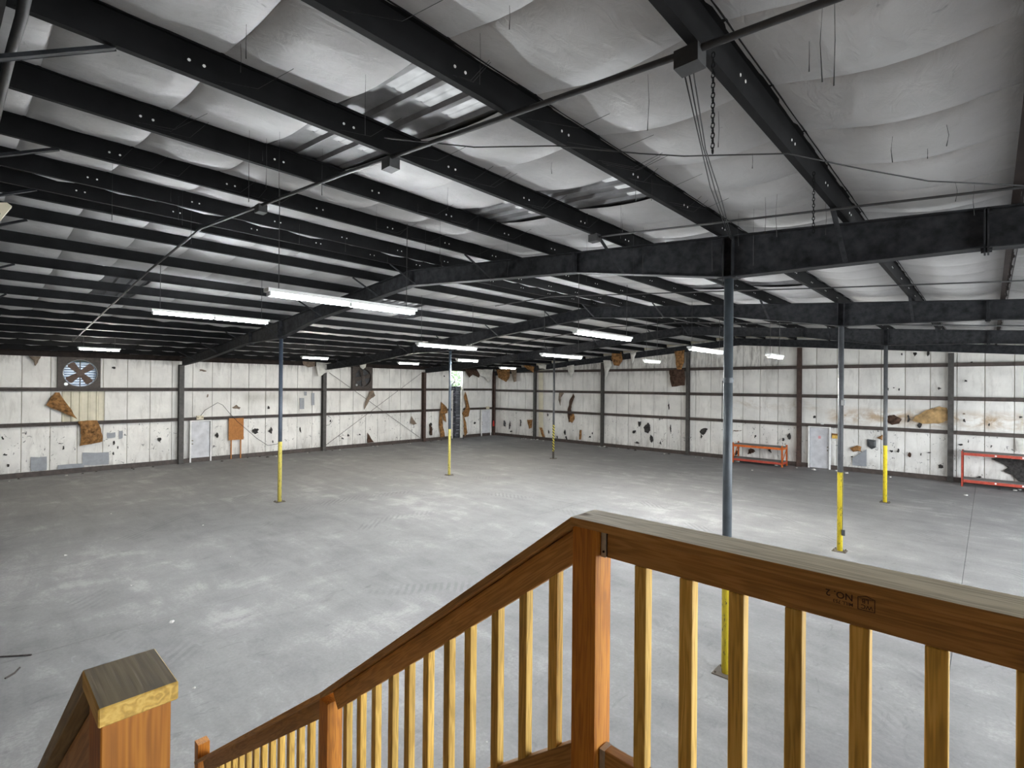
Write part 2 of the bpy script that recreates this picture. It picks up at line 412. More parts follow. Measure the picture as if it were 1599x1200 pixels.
while y < YE+.1:
    y0, y1 = y, min(y+.915, YE+.14)
    y += .915
    if y1-y0 < .15: continue
    for k, (z0, z1) in enumerate(rows):
        iv = [(y0, y1)]
        for c0, c1 in {0: [GAP[:2]], 1: [GAP[:2], (2.95, 4.45)], 2: [GAP[:2], FAN1[:2], FAN2[:2]]}[k]:
            iv = [q for p0, p1 in iv for q in ((p0, min(p1, c0)), (max(p0, c1), p1)) if q[1]-q[0] > .06]
        for a0, a1 in iv:
            link('insulation_panel', pillow(a1-a0-.022, z1-z0-.02, random.randint(0, 4), 'X'), (XI-.02+random.uniform(-.012, .012), (a0+a1)/2, z0), wall_left)
x = -1.06-.915*32
while x < XRT-.3:
    x0, x1 = max(x, XW-.1), x+.915
    x += .915
    if x1-x0 < .15: continue
    for k, (z0, z1) in enumerate(rows):
        wd = x1-x0-.022
        link('insulation_panel', pillow(wd, (5.19 if k == 2 else z1)-z0-.02, random.randint(0, 4), 'Y'), ((x0+x1)/2, YI+.02+random.uniform(-.012, .012), z0), wall_back)
    t0, t1 = zb(x0)+.1-5.22, zb(x1)+.1-5.22
    link('insulation_panel', pillow(x1-x0-.022, 1, random.randint(0, 2), 'Y', (round(t0, 3), round(t1, 3))), ((x0+x1)/2, YI+.02, 5.22), wall_back)
# exposed tan siding ribs below the big fan, and below the dark fan
for ya in [2.95+.3*i for i in range(5)]:
    b = MB(); b.prism([(XW-.24, ya, 2.2), (XW-.24, ya+.10, 2.2), (XW-.20, ya+.075, 2.2), (XW-.20, ya+.025, 2.2)], (0, 0, 1.6)); part(b, 'siding_rib', 'siding_tan', wall_left)

# ------------------------------------------------------------------ girts, base angles, wall columns
def girt_left(z, label):
    b = MB(); segs = [(YF, YE-.02)] if z > 5 else [(YF, GAP[0] if z < 4.5 else YE-.02), (GAP[1], YE-.02)]
    for a0, a1 in segs:
        b.box(XW-.10, XW+.02, a0, a1, z-.012, z+.012) ; b.box(XW+.0, XW+.02, a0, a1, z-.085, z+.085)
    return tag(b.build('wall_girt', 'girt_steel'), label, 'girt', 'girts of the metal building')
def girt_back(z, label):
    b = MB(); b.box(XW+.05, XRT, YE+.0, YE+.10, z-.012, z+.012); b.box(XW+.05, XRT, YE-.02, YE, z-.085, z+.085)
    return tag(b.build('wall_girt', 'girt_steel'), label, 'girt', 'girts of the metal building')
girt_left(3.76, 'brown steel girt running under the two exhaust fans')
girt_left(2.235, 'brown steel girt above door height on wall with exhaust fans')
girt_back(5.20, 'highest brown steel girt on wall behind the red racks')
girt_back(3.70, 'brown steel girt just above the brown water stain')
girt_back(2.20, 'brown steel girt just above the red racks')
b = MB(); b.box(XW-.10, XW+.01, YF, GAP[0], 0.0, .03); b.box(XW-.02, XW+.01, YF, GAP[0], .03, .22); b.box(XW-.02, XW+.01, GAP[1], YE, 0.0, .22)
struct(b.build('baseboard_left', 'girt_steel'))
b = MB(); b.box(XW, XRT, YE-.01, YE+.02, 0, .22); struct(b.build('baseboard_back', 'girt_steel'))
b = MB(); b.box(XW-.2, XW+.02, YF, YE, 5.20, 5.47); struct(b.build('trim_1', 'steel_primer'))     # eave strut
def ibeam_column(x, y, zt, ax, dep, wid, mat, label):
    c = thing('steel_column', (x, y, 0), label, 'column', 'wall columns')
    b = MB(); t = .014
    if ax == 'X':
        b.box(x-dep/2, x-dep/2+t, y-wid/2, y+wid/2, 0.012, zt); part(b, 'flange', mat, c); b = MB()
        b.box(x+dep/2-t, x+dep/2, y-wid/2, y+wid/2, 0.012, zt); part(b, 'flange', mat, c); b = MB()
        b.box(x-dep/2+t, x+dep/2-t, y-.006, y+.006, 0.012, zt); part(b, 'web', mat, c)
    else:
        b.box(x-wid/2, x+wid/2, y-dep/2, y-dep/2+t, 0.012, zt); part(b, 'flange', mat, c); b = MB()
        b.box(x-wid/2, x+wid/2, y+dep/2-t, y+dep/2, 0.012, zt); part(b, 'flange', mat, c); b = MB()
        b.box(x-.006, x+.006, y-dep/2+t, y+dep/2-t, 0.012, zt); part(b, 'web', mat, c)
    b = MB(); b.box(x-.16, x+.16, y-.16, y+.16, 0, .012); part(b, 'base_plate', mat, c)
    return c
for fy, mt, lb in [(Y1, 'column_steel', 'grey steel wall column beside the white door and plywood board'), (Y1+BAY, 'column_steel', 'grey steel wall column topped by a hanging white vinyl scrap'), (Y1+2*BAY, 'column_rust', 'brown steel wall column between the dark fan and the pallet stack')]:
    ibeam_column(XW+.06, fy, 5.02, 'X', .26, .22, mt, lb)
ibeam_column(XW+.05, YE-.05, 5.2, 'X', .2, .2, 'column_rust', 'rust-red corner column beside the narrow white door')
for x, lb in zip(ECOL[:5], ['dark steel wall column nearest the rust-red corner column', 'dark steel wall column behind the hazard-striped post', 'dark steel wall column beside the hanging dark brown flap', 'brown steel wall column between the orange bench and white door', 'grey steel wall column beside the long red rack']):
    ibeam_column(x, YE-.02, zb(x)-.42, 'Y', .18, .20, 'column_rust' if x > -10 and x < -5 else 'column_steel', lb)

# ------------------------------------------------------------------ roof
SKY = {(2, 1, 4): (-3.72, -2.90), (2, 1, 3): (-5.2, -4.46), (5, 1, 4): (-3.45, -2.95), (5, 1, 3): (-5.15, -4.5), (13, 1, 3): (-4.95, -4.5), (13, 1, 4): (-3.7, -3.0),
       (2, -1, 3): None, (2, -1, 4): None, (9, -1, 2): (-14.4, -13.9), (10, -1, 2): (-14.5, -13.6), (11, -1, 3): None}
ROLL0, ROLLW = .41-.925*10, .925
nroll = int((YE+.2-ROLL0)/ROLLW)+1
holes = []
for (k, sd, bay), rg in SKY.items():
    if rg: ya = ROLL0+(k+10)*ROLLW; holes.append((rg[0], rg[1], ya+.05, ya+ROLLW-.05))
b = MB()
for sd, x0, x1 in ((1, XRG, XRT+.3), (-1, XW-.35, XRG)):
    for r in rects_minus(x0, x1, YF-.15, YE+.4, [h for h in holes if (h[0] > XRG) == (sd > 0)]):
        p = [(r[0], r[2], zb(r[0])+PD+.05), (r[1], r[2], zb(r[1])+PD+.05), (r[1], r[3], zb(r[1])+PD+.05), (r[0], r[3], zb(r[0])+PD+.05)]
        b.prism(p, (0, 0, .02))
ceiling = struct(b.build('ceiling', 'roof_metal', loc=Vector((XRG, 10, 6.9))))
for sd, PL in ((1, RIGHT_P), (-1, LEFT_P)):
    for k in range(nroll):
        ya = ROLL0+k*ROLLW; yb = min(ya+ROLLW, YE+.2); kk = k-10
        rnd = random.Random(k*7+sd*1000); v = []; f = []
        X = [XRG]+PL+[PL[-1]+sd*.3]
        for i in range(len(X)-1):
            xa, xb_ = X[i], X[i+1]; bay = i-1
            if (kk, sd, bay) in SKY: continue
            br = random.Random(bay*13+sd*500+77); sag = 0 if abs(xb_-xa) < .6 else br.uniform(.10, .14); skew = br.uniform(-.12, .12)
            nu = 1 if sag == 0 else 8; base = len(v)
            vs = [0.0, .03, .25, .5, .75, .97, 1.0]; tuck = [.012, .0, .0, .0, .0, 0, .012]
            rr = [1.0, 1.0]+[rnd.uniform(.82, 1.2) for _ in vs[2:-2]]+[1.0, 1.0]
            for iu in range(nu+1):
                u = iu/nu; x = xa+(xb_-xa)*u
                prof = max(0, math.sin(math.pi*min(1, max(0, u+skew*u*(1-u)))))**1.15 if sag else 0
                for t, tk, q in zip(vs, tuck, rr):
                    z = zb(x)+PD+.006-sag*prof*(.80+.30*math.sin(math.pi*t))*q + tk*prof*2.5
                    v.append((x, ya+(yb-ya)*t, z))
            m_ = len(vs)
            for iu in range(nu):
                for it in range(m_-1): a = base+iu*m_+it; f.append((a, a+1, a+m_+1, a+m_))
        me = bpy.data.meshes.new('insulation_roll'); L = ceiling.location
        me.from_pydata([(x-L.x, y_-L.y, z-L.z) for x, y_, z in v], [], f); me.materials.append(M['roof_vinyl']); me.update(); me.shade_smooth()
        link('insulation_roll', me, L, ceiling)
# ribbed translucent skylight sheets and roof ribs where the insulation is missing
for (k, sd, bay), rg in SKY.items():
    PL = RIGHT_P if sd > 0 else LEFT_P
    ya = ROLL0+(k+10)*ROLLW; xa, xb_ = sorted((PL[bay], PL[bay+1]))
    for q in range(4):
        y0 = ya+.02+q*.29
        b = MB(); b.prism([(xa, y0, zb(xa)+PD+.05), (xa, y0+.10, zb(xa)+PD+.05), (xa, y0+.075, zb(xa)+PD+.01), (xa, y0+.025, zb(xa)+PD+.01)], (xb_-xa, 0, zb(xb_)-zb(xa)))
        part(b, 'roof_rib', 'roof_metal', ceiling)
    if rg:
        for q in range(3):
            y0 = ya+.125+q*.29; b = MB()
            b.v += [(xx, yy, zb(xx)+PD+zo) for xx in rg for yy, zo in ((y0-.03, .052), (y0+.0, .045), (y0+.07, .045), (y0+.08, .054), (y0+.10, .054), (y0+.11, .045), (y0+.18, .045), (y0+.21, .052))]
            b.f += [(i, i+1, i+9, i+8) for i in range(7)]
            part(b, 'skylight_sheet', 'skylight_fibreglass', ceiling)
# ------------------------------------------------------------------ purlins
def zsec(sd):
    # Z section, web PD high; bottom flange towards -x on the camera's slope
    t = .006; D = PD; pts = [(-.065, .022), (-.065, 0), (0, 0), (0, D-t), (.06, D-t), (.06, D-.022), (.066, D-.022), (.066, D), (-t, D), (-t, t), (-.059, t), (-.059, .022)]
    return [(x*sd, z) for x, z in pts]
ORD = ['first', 'second', 'third', 'fourth', 'fifth', 'sixth', 'seventh', 'eighth', 'ninth', 'tenth', 'eleventh', 'twelfth', 'thirteenth', 'fourteenth']
_zc = {}
for sd, PL in ((1, RIGHT_P), (-1, LEFT_P)):
    for i, x in enumerate(PL):
        if i == 13 and sd < 0: continue
        ra = math.atan(1/12)*sd
        mt = 'steel_black' if (sd < 0 or i < 7) else 'steel_primer'
        key = (sd, mt)
        if key not in _zc:
            b = MB(); b.prism([(px, 0, pz) for px, pz in zsec(sd)], (0, YE+.1-YF, 0)); _zc[key] = b.mesh('roof_purlin', mt)
            b = MB()
            for f_ in range(0, 36):
                for dy in (-.05, .05):
                    yy = .62+f_*1.25+dy
                    if yy < YE-YF: b.tube([(sd*.0005, yy, .10), (sd*.004, yy, .10)], .012, 6)
            _zc[key, 'h'] = b.mesh('bolt_head', 'white_paint')  # pale discs standing for the bright holes in the web
        o = thing('roof_purlin', (x, YF, zb(x)+.001), f'dark steel purlin, {ORD[i]} from the ridge {"on the stair side" if sd > 0 else "on the fan wall side"}', 'purlin', 'roof purlins')
        o.rotation_euler = (0, ra, 0)
        for nm, me in (('z_section', _zc[key]), ('bolt_hole_discs', _zc[key, 'h'])):
            c = bpy.data.objects.new(nm, me); COL.objects.link(c); c.parent = o
            if nm == 'bolt_hole_discs': c['kind'] = 'stuff'
# ------------------------------------------------------------------ rafters (tapered welded I frames)
BOT = [(XW+.2, 4.98), (-25.97, 5.19), (-20.93, 5.66), (XPL, 5.68), (-15.31, 6.12), (XRG, 6.54), (-5.44, 6.15), (XPR, 5.69), (-.03, 5.63), (XRT-.2, 4.98)]
BOTW = [(XW+.2, 4.95), (-20.8, 5.62)]
def rafter(y, label):
    r = thing('roof_rafter', (XRG, y, 0), label, 'rafter', 'roof rafter frames'); mt = 'steel_rafter'
    tp = [(XRT-.2, zb(XRT-.2)-.003), (XRG, zb(XRG)-.003), (XW+.2, zb(XW+.2)-.003)]
    b = MB(); b.prism([(x, y-.006, z) for x, z in BOT]+[(x, y-.006, z-.014) for x, z in tp], (0, .012, 0)); part(b, 'web', mt, r)
    b = MB()
    for (xa, za), (xb2, zb2) in zip(tp[:-1], tp[1:]): b.prism([(xa, y-.10, za-.014), (xb2, y-.10, zb2-.014), (xb2, y-.10, zb2), (xa, y-.10, za)], (0, .2, 0))
    part(b, 'top_flange', mt, r)
    b = MB()
    for (xa, za), (xb2, zb2) in zip(BOT[:-1], BOT[1:]): b.prism([(xa, y-.10, za-.014), (xb2, y-.10, zb2-.014), (xb2, y-.10, zb2), (xa, y-.10, za)], (0, .2, 0))
    part(b, 'bottom_flange', mt, r)
    def zbot(x):
        for (xa, za), (xb2, zb2) in zip(BOT[:-1], BOT[1:]):
            if xa <= x <= xb2: return za+(zb2-za)*(x-xa)/(xb2-xa)
    for x in (-20.71, -15.31, XRG, -5.44, -.03):
        pr = .05 if abs(x+.03) < .1 or abs(x+20.71) < .1 else 0.0
        for dx in (-.022, .006):
            b = MB(); b.box(x+dx, x+dx+.016, y-.10, y+.10, zbot(x)-.014-pr, zb(x)-.003+pr*.0); part(b, 'splice_plate', mt, r)
        for zz in (zbot(x)-pr*.5, zb(x)-.05):
            for dy in (-.06, .06): b = MB(); b.tube([(x-.045, y+dy, zz), (x+.045, y+dy, zz)], .018, 6); part(b, 'splice_bolt', mt, r)
    for x in (XPL, XPR):
        for dx in (-.07, .07):
            b = MB(); b.box(x+dx-.005, x+dx+.005, y-.10, y+.10, zbot(x), zb(x)-.02); part(b, 'stiffener', mt, r)
    return r, zbot
LBL = ['black tapered roof rafter passing over the landing, parallel to the railing', 'dark tapered roof rafter carried by the thick blue-grey pipe post', 'dark tapered roof rafter carried by the post with the small switch box', 'dark tapered roof rafter carried by the hazard-striped post']
for y, lb in zip(FRAMES, LBL):
    r, zbot = rafter(y, lb)
    for x in [RIGHT_P[i] for i in (0, 2, 4, 6, 8, 10, 12)]+[LEFT_P[i] for i in (1, 3, 5, 7, 9, 11)]:
        for s in (-1, 1):
            if y+s*.8 > YE: continue
            b = MB(); b.bar((x-.03, y+s*.11, zbot(x)+.0), (x-.03, y+s*.82, zb(x)-.012), .05, .006); b.bar((x-.055, y+s*.11, zbot(x)+.02), (x-.055, y+s*.82, zb(x)+.008), .006, .045)
            part(b, 'flange_brace', 'steel_rafter', r)
b = MB()
p = [(XW, YE-.07, zb(XW)-.36), (XRG, YE-.07, zb(XRG)-.40), (XRT, YE-.07, zb(XRT)-.36), (XRT, YE-.07, zb(XRT)-.01), (XRG, YE-.07, zb(XRG)-.01), (XW, YE-.07, zb(XW)-.01)]
for q in ((0, 1, 4, 5), (1, 2, 3, 4)): b.prism([p[i] for i in q], (0, .14, 0))
tag(b.build('end_rafter', 'steel_rafter', loc=Vector((XRG, YE, 6.5))), 'dark sloping end-wall rafter resting on the wall columns by the red racks', 'rafter')

# ------------------------------------------------------------------ pipe posts
mk_pole('pole_navy', (.045, .06, .085), (.66, .55, .12), 2.09); mk_pole('pole_grey', (.055, .067, .078), YEL, 1.93); mk_pole('pole_grey_b', (.075, .078, .085), YEL, 1.99)
mk_pole('pole_grey_c', (.075, .078, .082), YEL, 2.06); mk_pole('pole_navy_b', (.04, .055, .075), (.66, .56, .14), 2.1); mk_pole('pole_hazard', (.05, .05, .055), (.72, .62, .10), 1.9, .42)
plain('plate_steel', (.10, .08, .06), .7)
for x, y, mt, r_, lb in [(XPL, FRAMES[1], 'pole_navy', .065, 'navy and yellow pipe post standing in front of the orange plywood board'), (XPL, FRAMES[2], 'pole_navy_b', .060, 'navy and yellow pipe post standing in front of the dark pallet stack'), (XPL, FRAMES[3], 'pole_hazard', .058, 'pipe post with black and yellow hazard stripes on its lower part'),
                        (XPR, FRAMES[1], 'pole_grey', .063, 'thick blue-grey pipe post with yellow foot behind the wooden railing'), (XPR, FRAMES[2], 'pole_grey_b', .063, 'grey pipe post with bright yellow foot and small switch box'), (XPR, FRAMES[3], 'pole_grey_c', .063, 'grey pipe post with yellow foot near the brown water stain'),
                        (XPL, FRAMES[0], 'pole_navy', .063, 'navy and yellow pipe post out beyond the foot of the stair'), (XPR, FRAMES[0], 'pole_grey', .063, 'grey and yellow pipe post below the stair')]:
    c = thing('pipe_post', (x, y, 0), lb, 'post', 'round pipe posts'); zt = 5.675
    if y == FRAMES[0] and x == XPR:
        COL.objects.unlink(c); bpy.data.objects.remove(c); continue
    b = MB(); b.tube([(x, y, .015), (x, y, zt-.015)], r_, 20); part(b, 'pipe', mt, c, True)
    b = MB(); b.box(x-.15, x+.15, y-.15, y+.15, 0, .015); part(b, 'base_plate', 'plate_steel', c)
    b = MB(); b.box(x-.13, x+.13, y-.10, y+.10, zt-.015, zt); part(b, 'cap_plate', 'steel_rafter', c)
    for dx, dy in ((-.11, -.11), (.11, -.11), (-.11, .11), (.11, .11)):
        b = MB(); b.tube([(x+dx, y+dy, .015), (x+dx, y+dy, .045)], .014, 6); part(b, 'anchor_bolt', 'plate_steel', c)
    if mt == 'pole_grey':
        b = MB(); b.tube([(x, y, 4.17), (x, y, 4.24)], r_+.008, 20); part(b, 'clamp_band', 'pole_grey', c)
        b = MB(); b.tube([(x-.068, y-.03, 4.2), (x-.072, y-.035, 3.6)], .005, 6); part(b, 'loose_strap', 'dark_wire', c)
    if mt == 'pole_grey_b':
        b = MB(); b.box(x+.03, x+.11, y-.12, y-.05, 3.68, 3.82); part(b, 'switch_box', 'galvanised', c)
        b = MB(); b.box(x+.05, x+.12, y-.08, y-.03, .42, .56); part(b, 'outlet_box', 'plastic_dark', c)
        b = MB(); b.tube([(x+.06, y-.06, 3.7), (x+.066, y-.06, .55)], .008, 6); part(b, 'cord', 'dark_wire', c)

# ------------------------------------------------------------------ tube lights
def fixture(x, y0, y1, z, halves, mat, lb):
    c = thing('tube_light', (x, (y0+y1)/2, z-.03), lb, 'light fixture', 'hanging tube lights')
    b = MB(); b.box(x-.085, x+.085, y0-.02, y1+.02, z+.035, z+.085); hs_ = part(b, 'housing', 'white_paint', c)
    hl = (y1-y0)/halves
    for h in range(halves):
        ya, yb = y0+h*hl, y0+(h+1)*hl
        for dx in (-.04, .04):
            b = MB(); b.tube([(x+dx, ya+.04, z), (x+dx, yb-.04, z)], .019, 10); part(b, 'tube', mat, c, True)
        for yy in (ya+.02, yb-.02):
            b = MB(); b.box(x-.06, x+.06, yy-.012, yy+.012, z-.02, z+.035); part(b, 'lamp_holder', 'white_paint', hs_)
    for yy in (y0+.15, y1-.15):
        b = MB(); b.tube([(x, yy, z+.085), (x, yy, zb(x)+PD+.045)], .006, 6); part(b, 'hanger_wire', 'dark_wire', c)
LIGHTS = [(-7.26, 2.83, 5.27, 5.33, 2, 'tube_cool', 'double tube light hanging nearest the wooden stair railing'), (-13.31, 2.76, 5.2, 5.62, 2, 'tube_cool', 'double tube light hanging beyond the ridge, in line with the big fan'),
          (-24.3, 2.81, 4.03, 5.30, 1, 'tube_warm', 'single warm tube light hanging in front of the spinning-blade fan'), (-12.86, 9.49, 11.93, 5.32, 2, 'tube_cool', 'double tube light hanging behind the navy pipe post top'),
          (-22.1, 10.1, 11.3, 5.24, 1, 'tube_warm', 'single warm tube light beside the hanging white vinyl scrap'), (-21.7, 14.85, 16.07, 5.17, 1, 'tube_warm', 'single warm tube light hanging beyond the dark fan'),
          (-17.5, 15.1, 16.33, 5.21, 1, 'tube_warm', 'single warm tube light hanging above the tall gap of pallets'), (-20.1, 20.5, 21.75, 5.08, 1, 'tube_warm', 'single warm tube light hanging by the torn corner insulation'),
          (-6.92, 9.48, 11.92, 5.32, 2, 'tube_cool', 'double tube light hanging past the rafter on the railing side of the ridge'), (-11.95, 14.36, 16.8, 5.22, 2, 'tube_cool', 'double tube light hanging behind the hazard-striped post top'),
          (-6.54, 14.75, 17.19, 5.24, 2, 'tube_cool', 'double tube light seen beside the thick blue-grey pipe post'), (-9.9, 18.2, 19.4, 5.1, 1, 'tube_warm', 'single tube light hanging before the dark brown hanging flap'),
          (-4.6, 15.6, 16.8, 5.0, 1, 'tube_warm', 'single tube light hanging above the orange bench'),
          (4.8, 3.30, 5.74, 5.25, 2, 'tube_cool', 'added unseen tube light past the landing by the raised side opening'), (4.8, 9.48, 11.92, 5.25, 2, 'tube_cool', 'added unseen tube light between the long red rack and the side openings'), (4.8, 15.0, 17.44, 5.25, 2, 'tube_cool', 'added unseen tube light over the floor before the long red rack')]  # unseen fixtures on this line, added for side light on the railing
for a in LIGHTS: fixture(*a)

# ------------------------------------------------------------------ conduits, boxes, cables, chains
def conduit(pts, r_, lb, boxes=()):
    c = thing('conduit_run', pts[0], lb, 'conduit'); b = MB(); b.tube(pts, r_, 8); part(b, 'pipe', 'conduit', c, True)
    for x, y, z in boxes:
        b = MB(); b.box(x-.075, x+.075, y-.06, y+.06, z-.10, z+.01); part(b, 'junction_box', 'conduit', c)
    return c
def zc(x): return zb(x)-.03
conduit([(8.5, 2.99, zc(8.5)), (-1.3, 2.97, zc(-1.3)), (-5.3, 2.87, zc(-5.3)), (XRG, 2.87, zc(XRG)), (-13.7, 2.78, zc(-13.7)), (-25.4, 2.76, zc(-25.4))], .022, 'long grey conduit crossing all purlins near the stair', [(-1.33, 2.97, zc(-1.3)), (-4.45, 2.93, zc(-4.4)), (-7.65, 2.88, zc(-7.6))])
conduit([(8.5, 6.72, zc(8.5)), (.2, 6.72, zc(.2)), (-4.5, 6.55, zc(-4.5))], .014, 'thin conduit crossing purlins just before the thick post rafter', [(-4.42, 6.55, zc(-4.5)+.02)])
conduit([(2, 20.9, zc(2)), (-6, 20.6, zc(-6)), (-9.6, 20.4, zc(-9.6)), (-11.2, 20.0, zc(-11.2)-.05), (-12.2, 19.4, zc(-12.2)), (-18.8, 19.0, zc(-18.8))], .022, 'grey conduit bending over the ridge near the corner')
conduit([(2, 12.4, zc(2)), (-2.6, 12.4, zc(-2.6)), (-9.8, 12.2, zc(-9.8)), (-12, 12.0, zc(-12))], .014, 'thin conduit running to the lights over the middle of the hall')
c = thing('conduit_bundle', (-4, .12, 6.3), 'bundle of curved conduits at the rafter above the stair', 'conduit')
for k, (dy, dz, r_) in enumerate(((.22, 0, .03), (.13, .03, .02), (.08, -.04, .02))):
    b = MB(); b.tube([(3, dy, zc(3)+dz-.02), (-4.4, dy, zc(-4.4)+dz-.02), (-5.05, dy-.02, zc(-5)+dz-.02), (-7.5, dy-.05, zc(-7.5)+dz-.02)], r_, 8); part(b, 'pipe', 'conduit', c, True)
c = thing('flood_lamp', (-8.0, .12, 5.75), 'small beige flood lamp box on the rafter above the stair', 'lamp')
b = MB(); b.prism([(-8.05, .0, 5.78), (-8.05, .20, 5.78), (-8.05, .34, 6.05), (-8.05, .30, 6.08), (-8.05, .0, 6.0)], (.1, 0, 0)); part(b, 'body', 'beige_plastic', c)
b = MB(); b.tube([(-7.945, .2, 5.94), (-7.94, .2, 5.94)], .05, 12); part(b, 'lens', 'plastic_dark', c)
b = MB(); b.bar((-8.0, .0, 5.9), (-8.0, -.12, 6.1), .03, .03); part(b, 'bracket', 'steel_black', c)

def cable(name, pts, r_, lb, cat='cable', mat='dark_wire'):
    b = MB(); b.tube(pts, r_, 6); return tag(b.build(name, mat, smooth=True), lb, cat)
cp = [onR(*q, off=-.03) for q in [(600, 215), (740, 230), (868, 228), (1000, 240), (1068, 244), (1230, 240), (1350, 265), (1450, 283), (1599, 290)]]
cable('sagging_cable', cp, .006, 'thin sagging cobwebbed cable strung under the purlins')
a_ = Vector((-1.38, 2.97, zc(-1.38)-.05)); e_ = Vector((-2.70, 7.37, 6.22))
for k in range(3):
    mid = (a_+e_)/2+Vector((.05*k-.05, 0, -.05*k)); cable('drop_cord', [a_+Vector((.03*k, 0, 0)), a_.lerp(mid, .5)+Vector((0, 0, -.02*k)), mid, e_+Vector((.02*k, 0, -.02*k))], .005, ['slack dark cord from junction box to the thick post', 'second cord beside it, tied along the thick post top', 'pale twisted cord hanging from junction box to the post'][k], 'cord', 'dark_wire' if k < 2 else 'conduit')
cable('post_cord', [(-2.78, 7.37, 6.2), (-2.79, 7.38, 5.75), (-2.81, 7.42, 5.6)], .006, 'short cord drooping over the thick post rafter', 'cord')
def chain(x, y, z0, z1, lb):
    k_ = .72
    c = thing('hanging_chain', (x, y, z1), lb, 'chain'); n = int((z0-z1)/(.042*k_))
    tor = MB(); pts = [(math.cos(t)*.014*k_, 0, math.sin(t)*.027*k_) for t in [2*math.pi*i/8 for i in range(9)]]; tor.tube(pts, .005*k_, 5, False); me = tor.mesh('chain_link', 'steel_black')
    for i in range(n):
        o = bpy.data.objects.new('chain_link', me); COL.objects.link(o); o.parent = c; o.location = (0, 0, z0-z1-.02-i*.042*k_); o.rotation_euler = (0, 0, (i % 2)*math.pi/2)
chain(-1.22, 3.05, zb(-1.22)-.03, onX(1108, 240, -1.22).z, 'rusty chain hanging under the junction box near the stair')
chain(-1.22, 5.45, zb(-1.22), onX(1267, 362, -1.22).z, 'short chain hanging from purlin in front of the thick post rafter')
chain(-3.9, 5.6, zb(-3.9)+.02, 6.25, 'short chain hanging under the torn skylight opening')
# cobweb strands
b = MB(); rnd = random.Random(5)
for _ in range(55):
    x = rnd.uniform(-9, .1); y = rnd.uniform(1.2, 7) if x < -1.5 else rnd.uniform(3, 7); L = rnd.uniform(.08, .5) if rnd.random() < .8 else .7; z = zb(x)+.08
    b.tube([(x, y, z), (x+rnd.uniform(-.015, .015), y, z-L*.5), (x, y, z-L)], [.0012, .0018, .0035], 4)
for _ in range(40):
    x = rnd.choice(RIGHT_P[2:6])+.01; y = rnd.uniform(1, 6.5); z = zb(x)+.03; L = rnd.uniform(.3, 1.2)
    b.tube([(x, y, z), (x+L*.3, y+L*.25, z-.02-.06*L), (x+L*.6, y+L*.5, z+.1)], .002, 4)
o = tag(b.build('cobweb_strands', 'dark_wire', loc=Vector((-4, 4, 6))), 'dusty cobweb strands dangling from the roof insulation', 'cobweb'); o['kind'] = 'stuff'

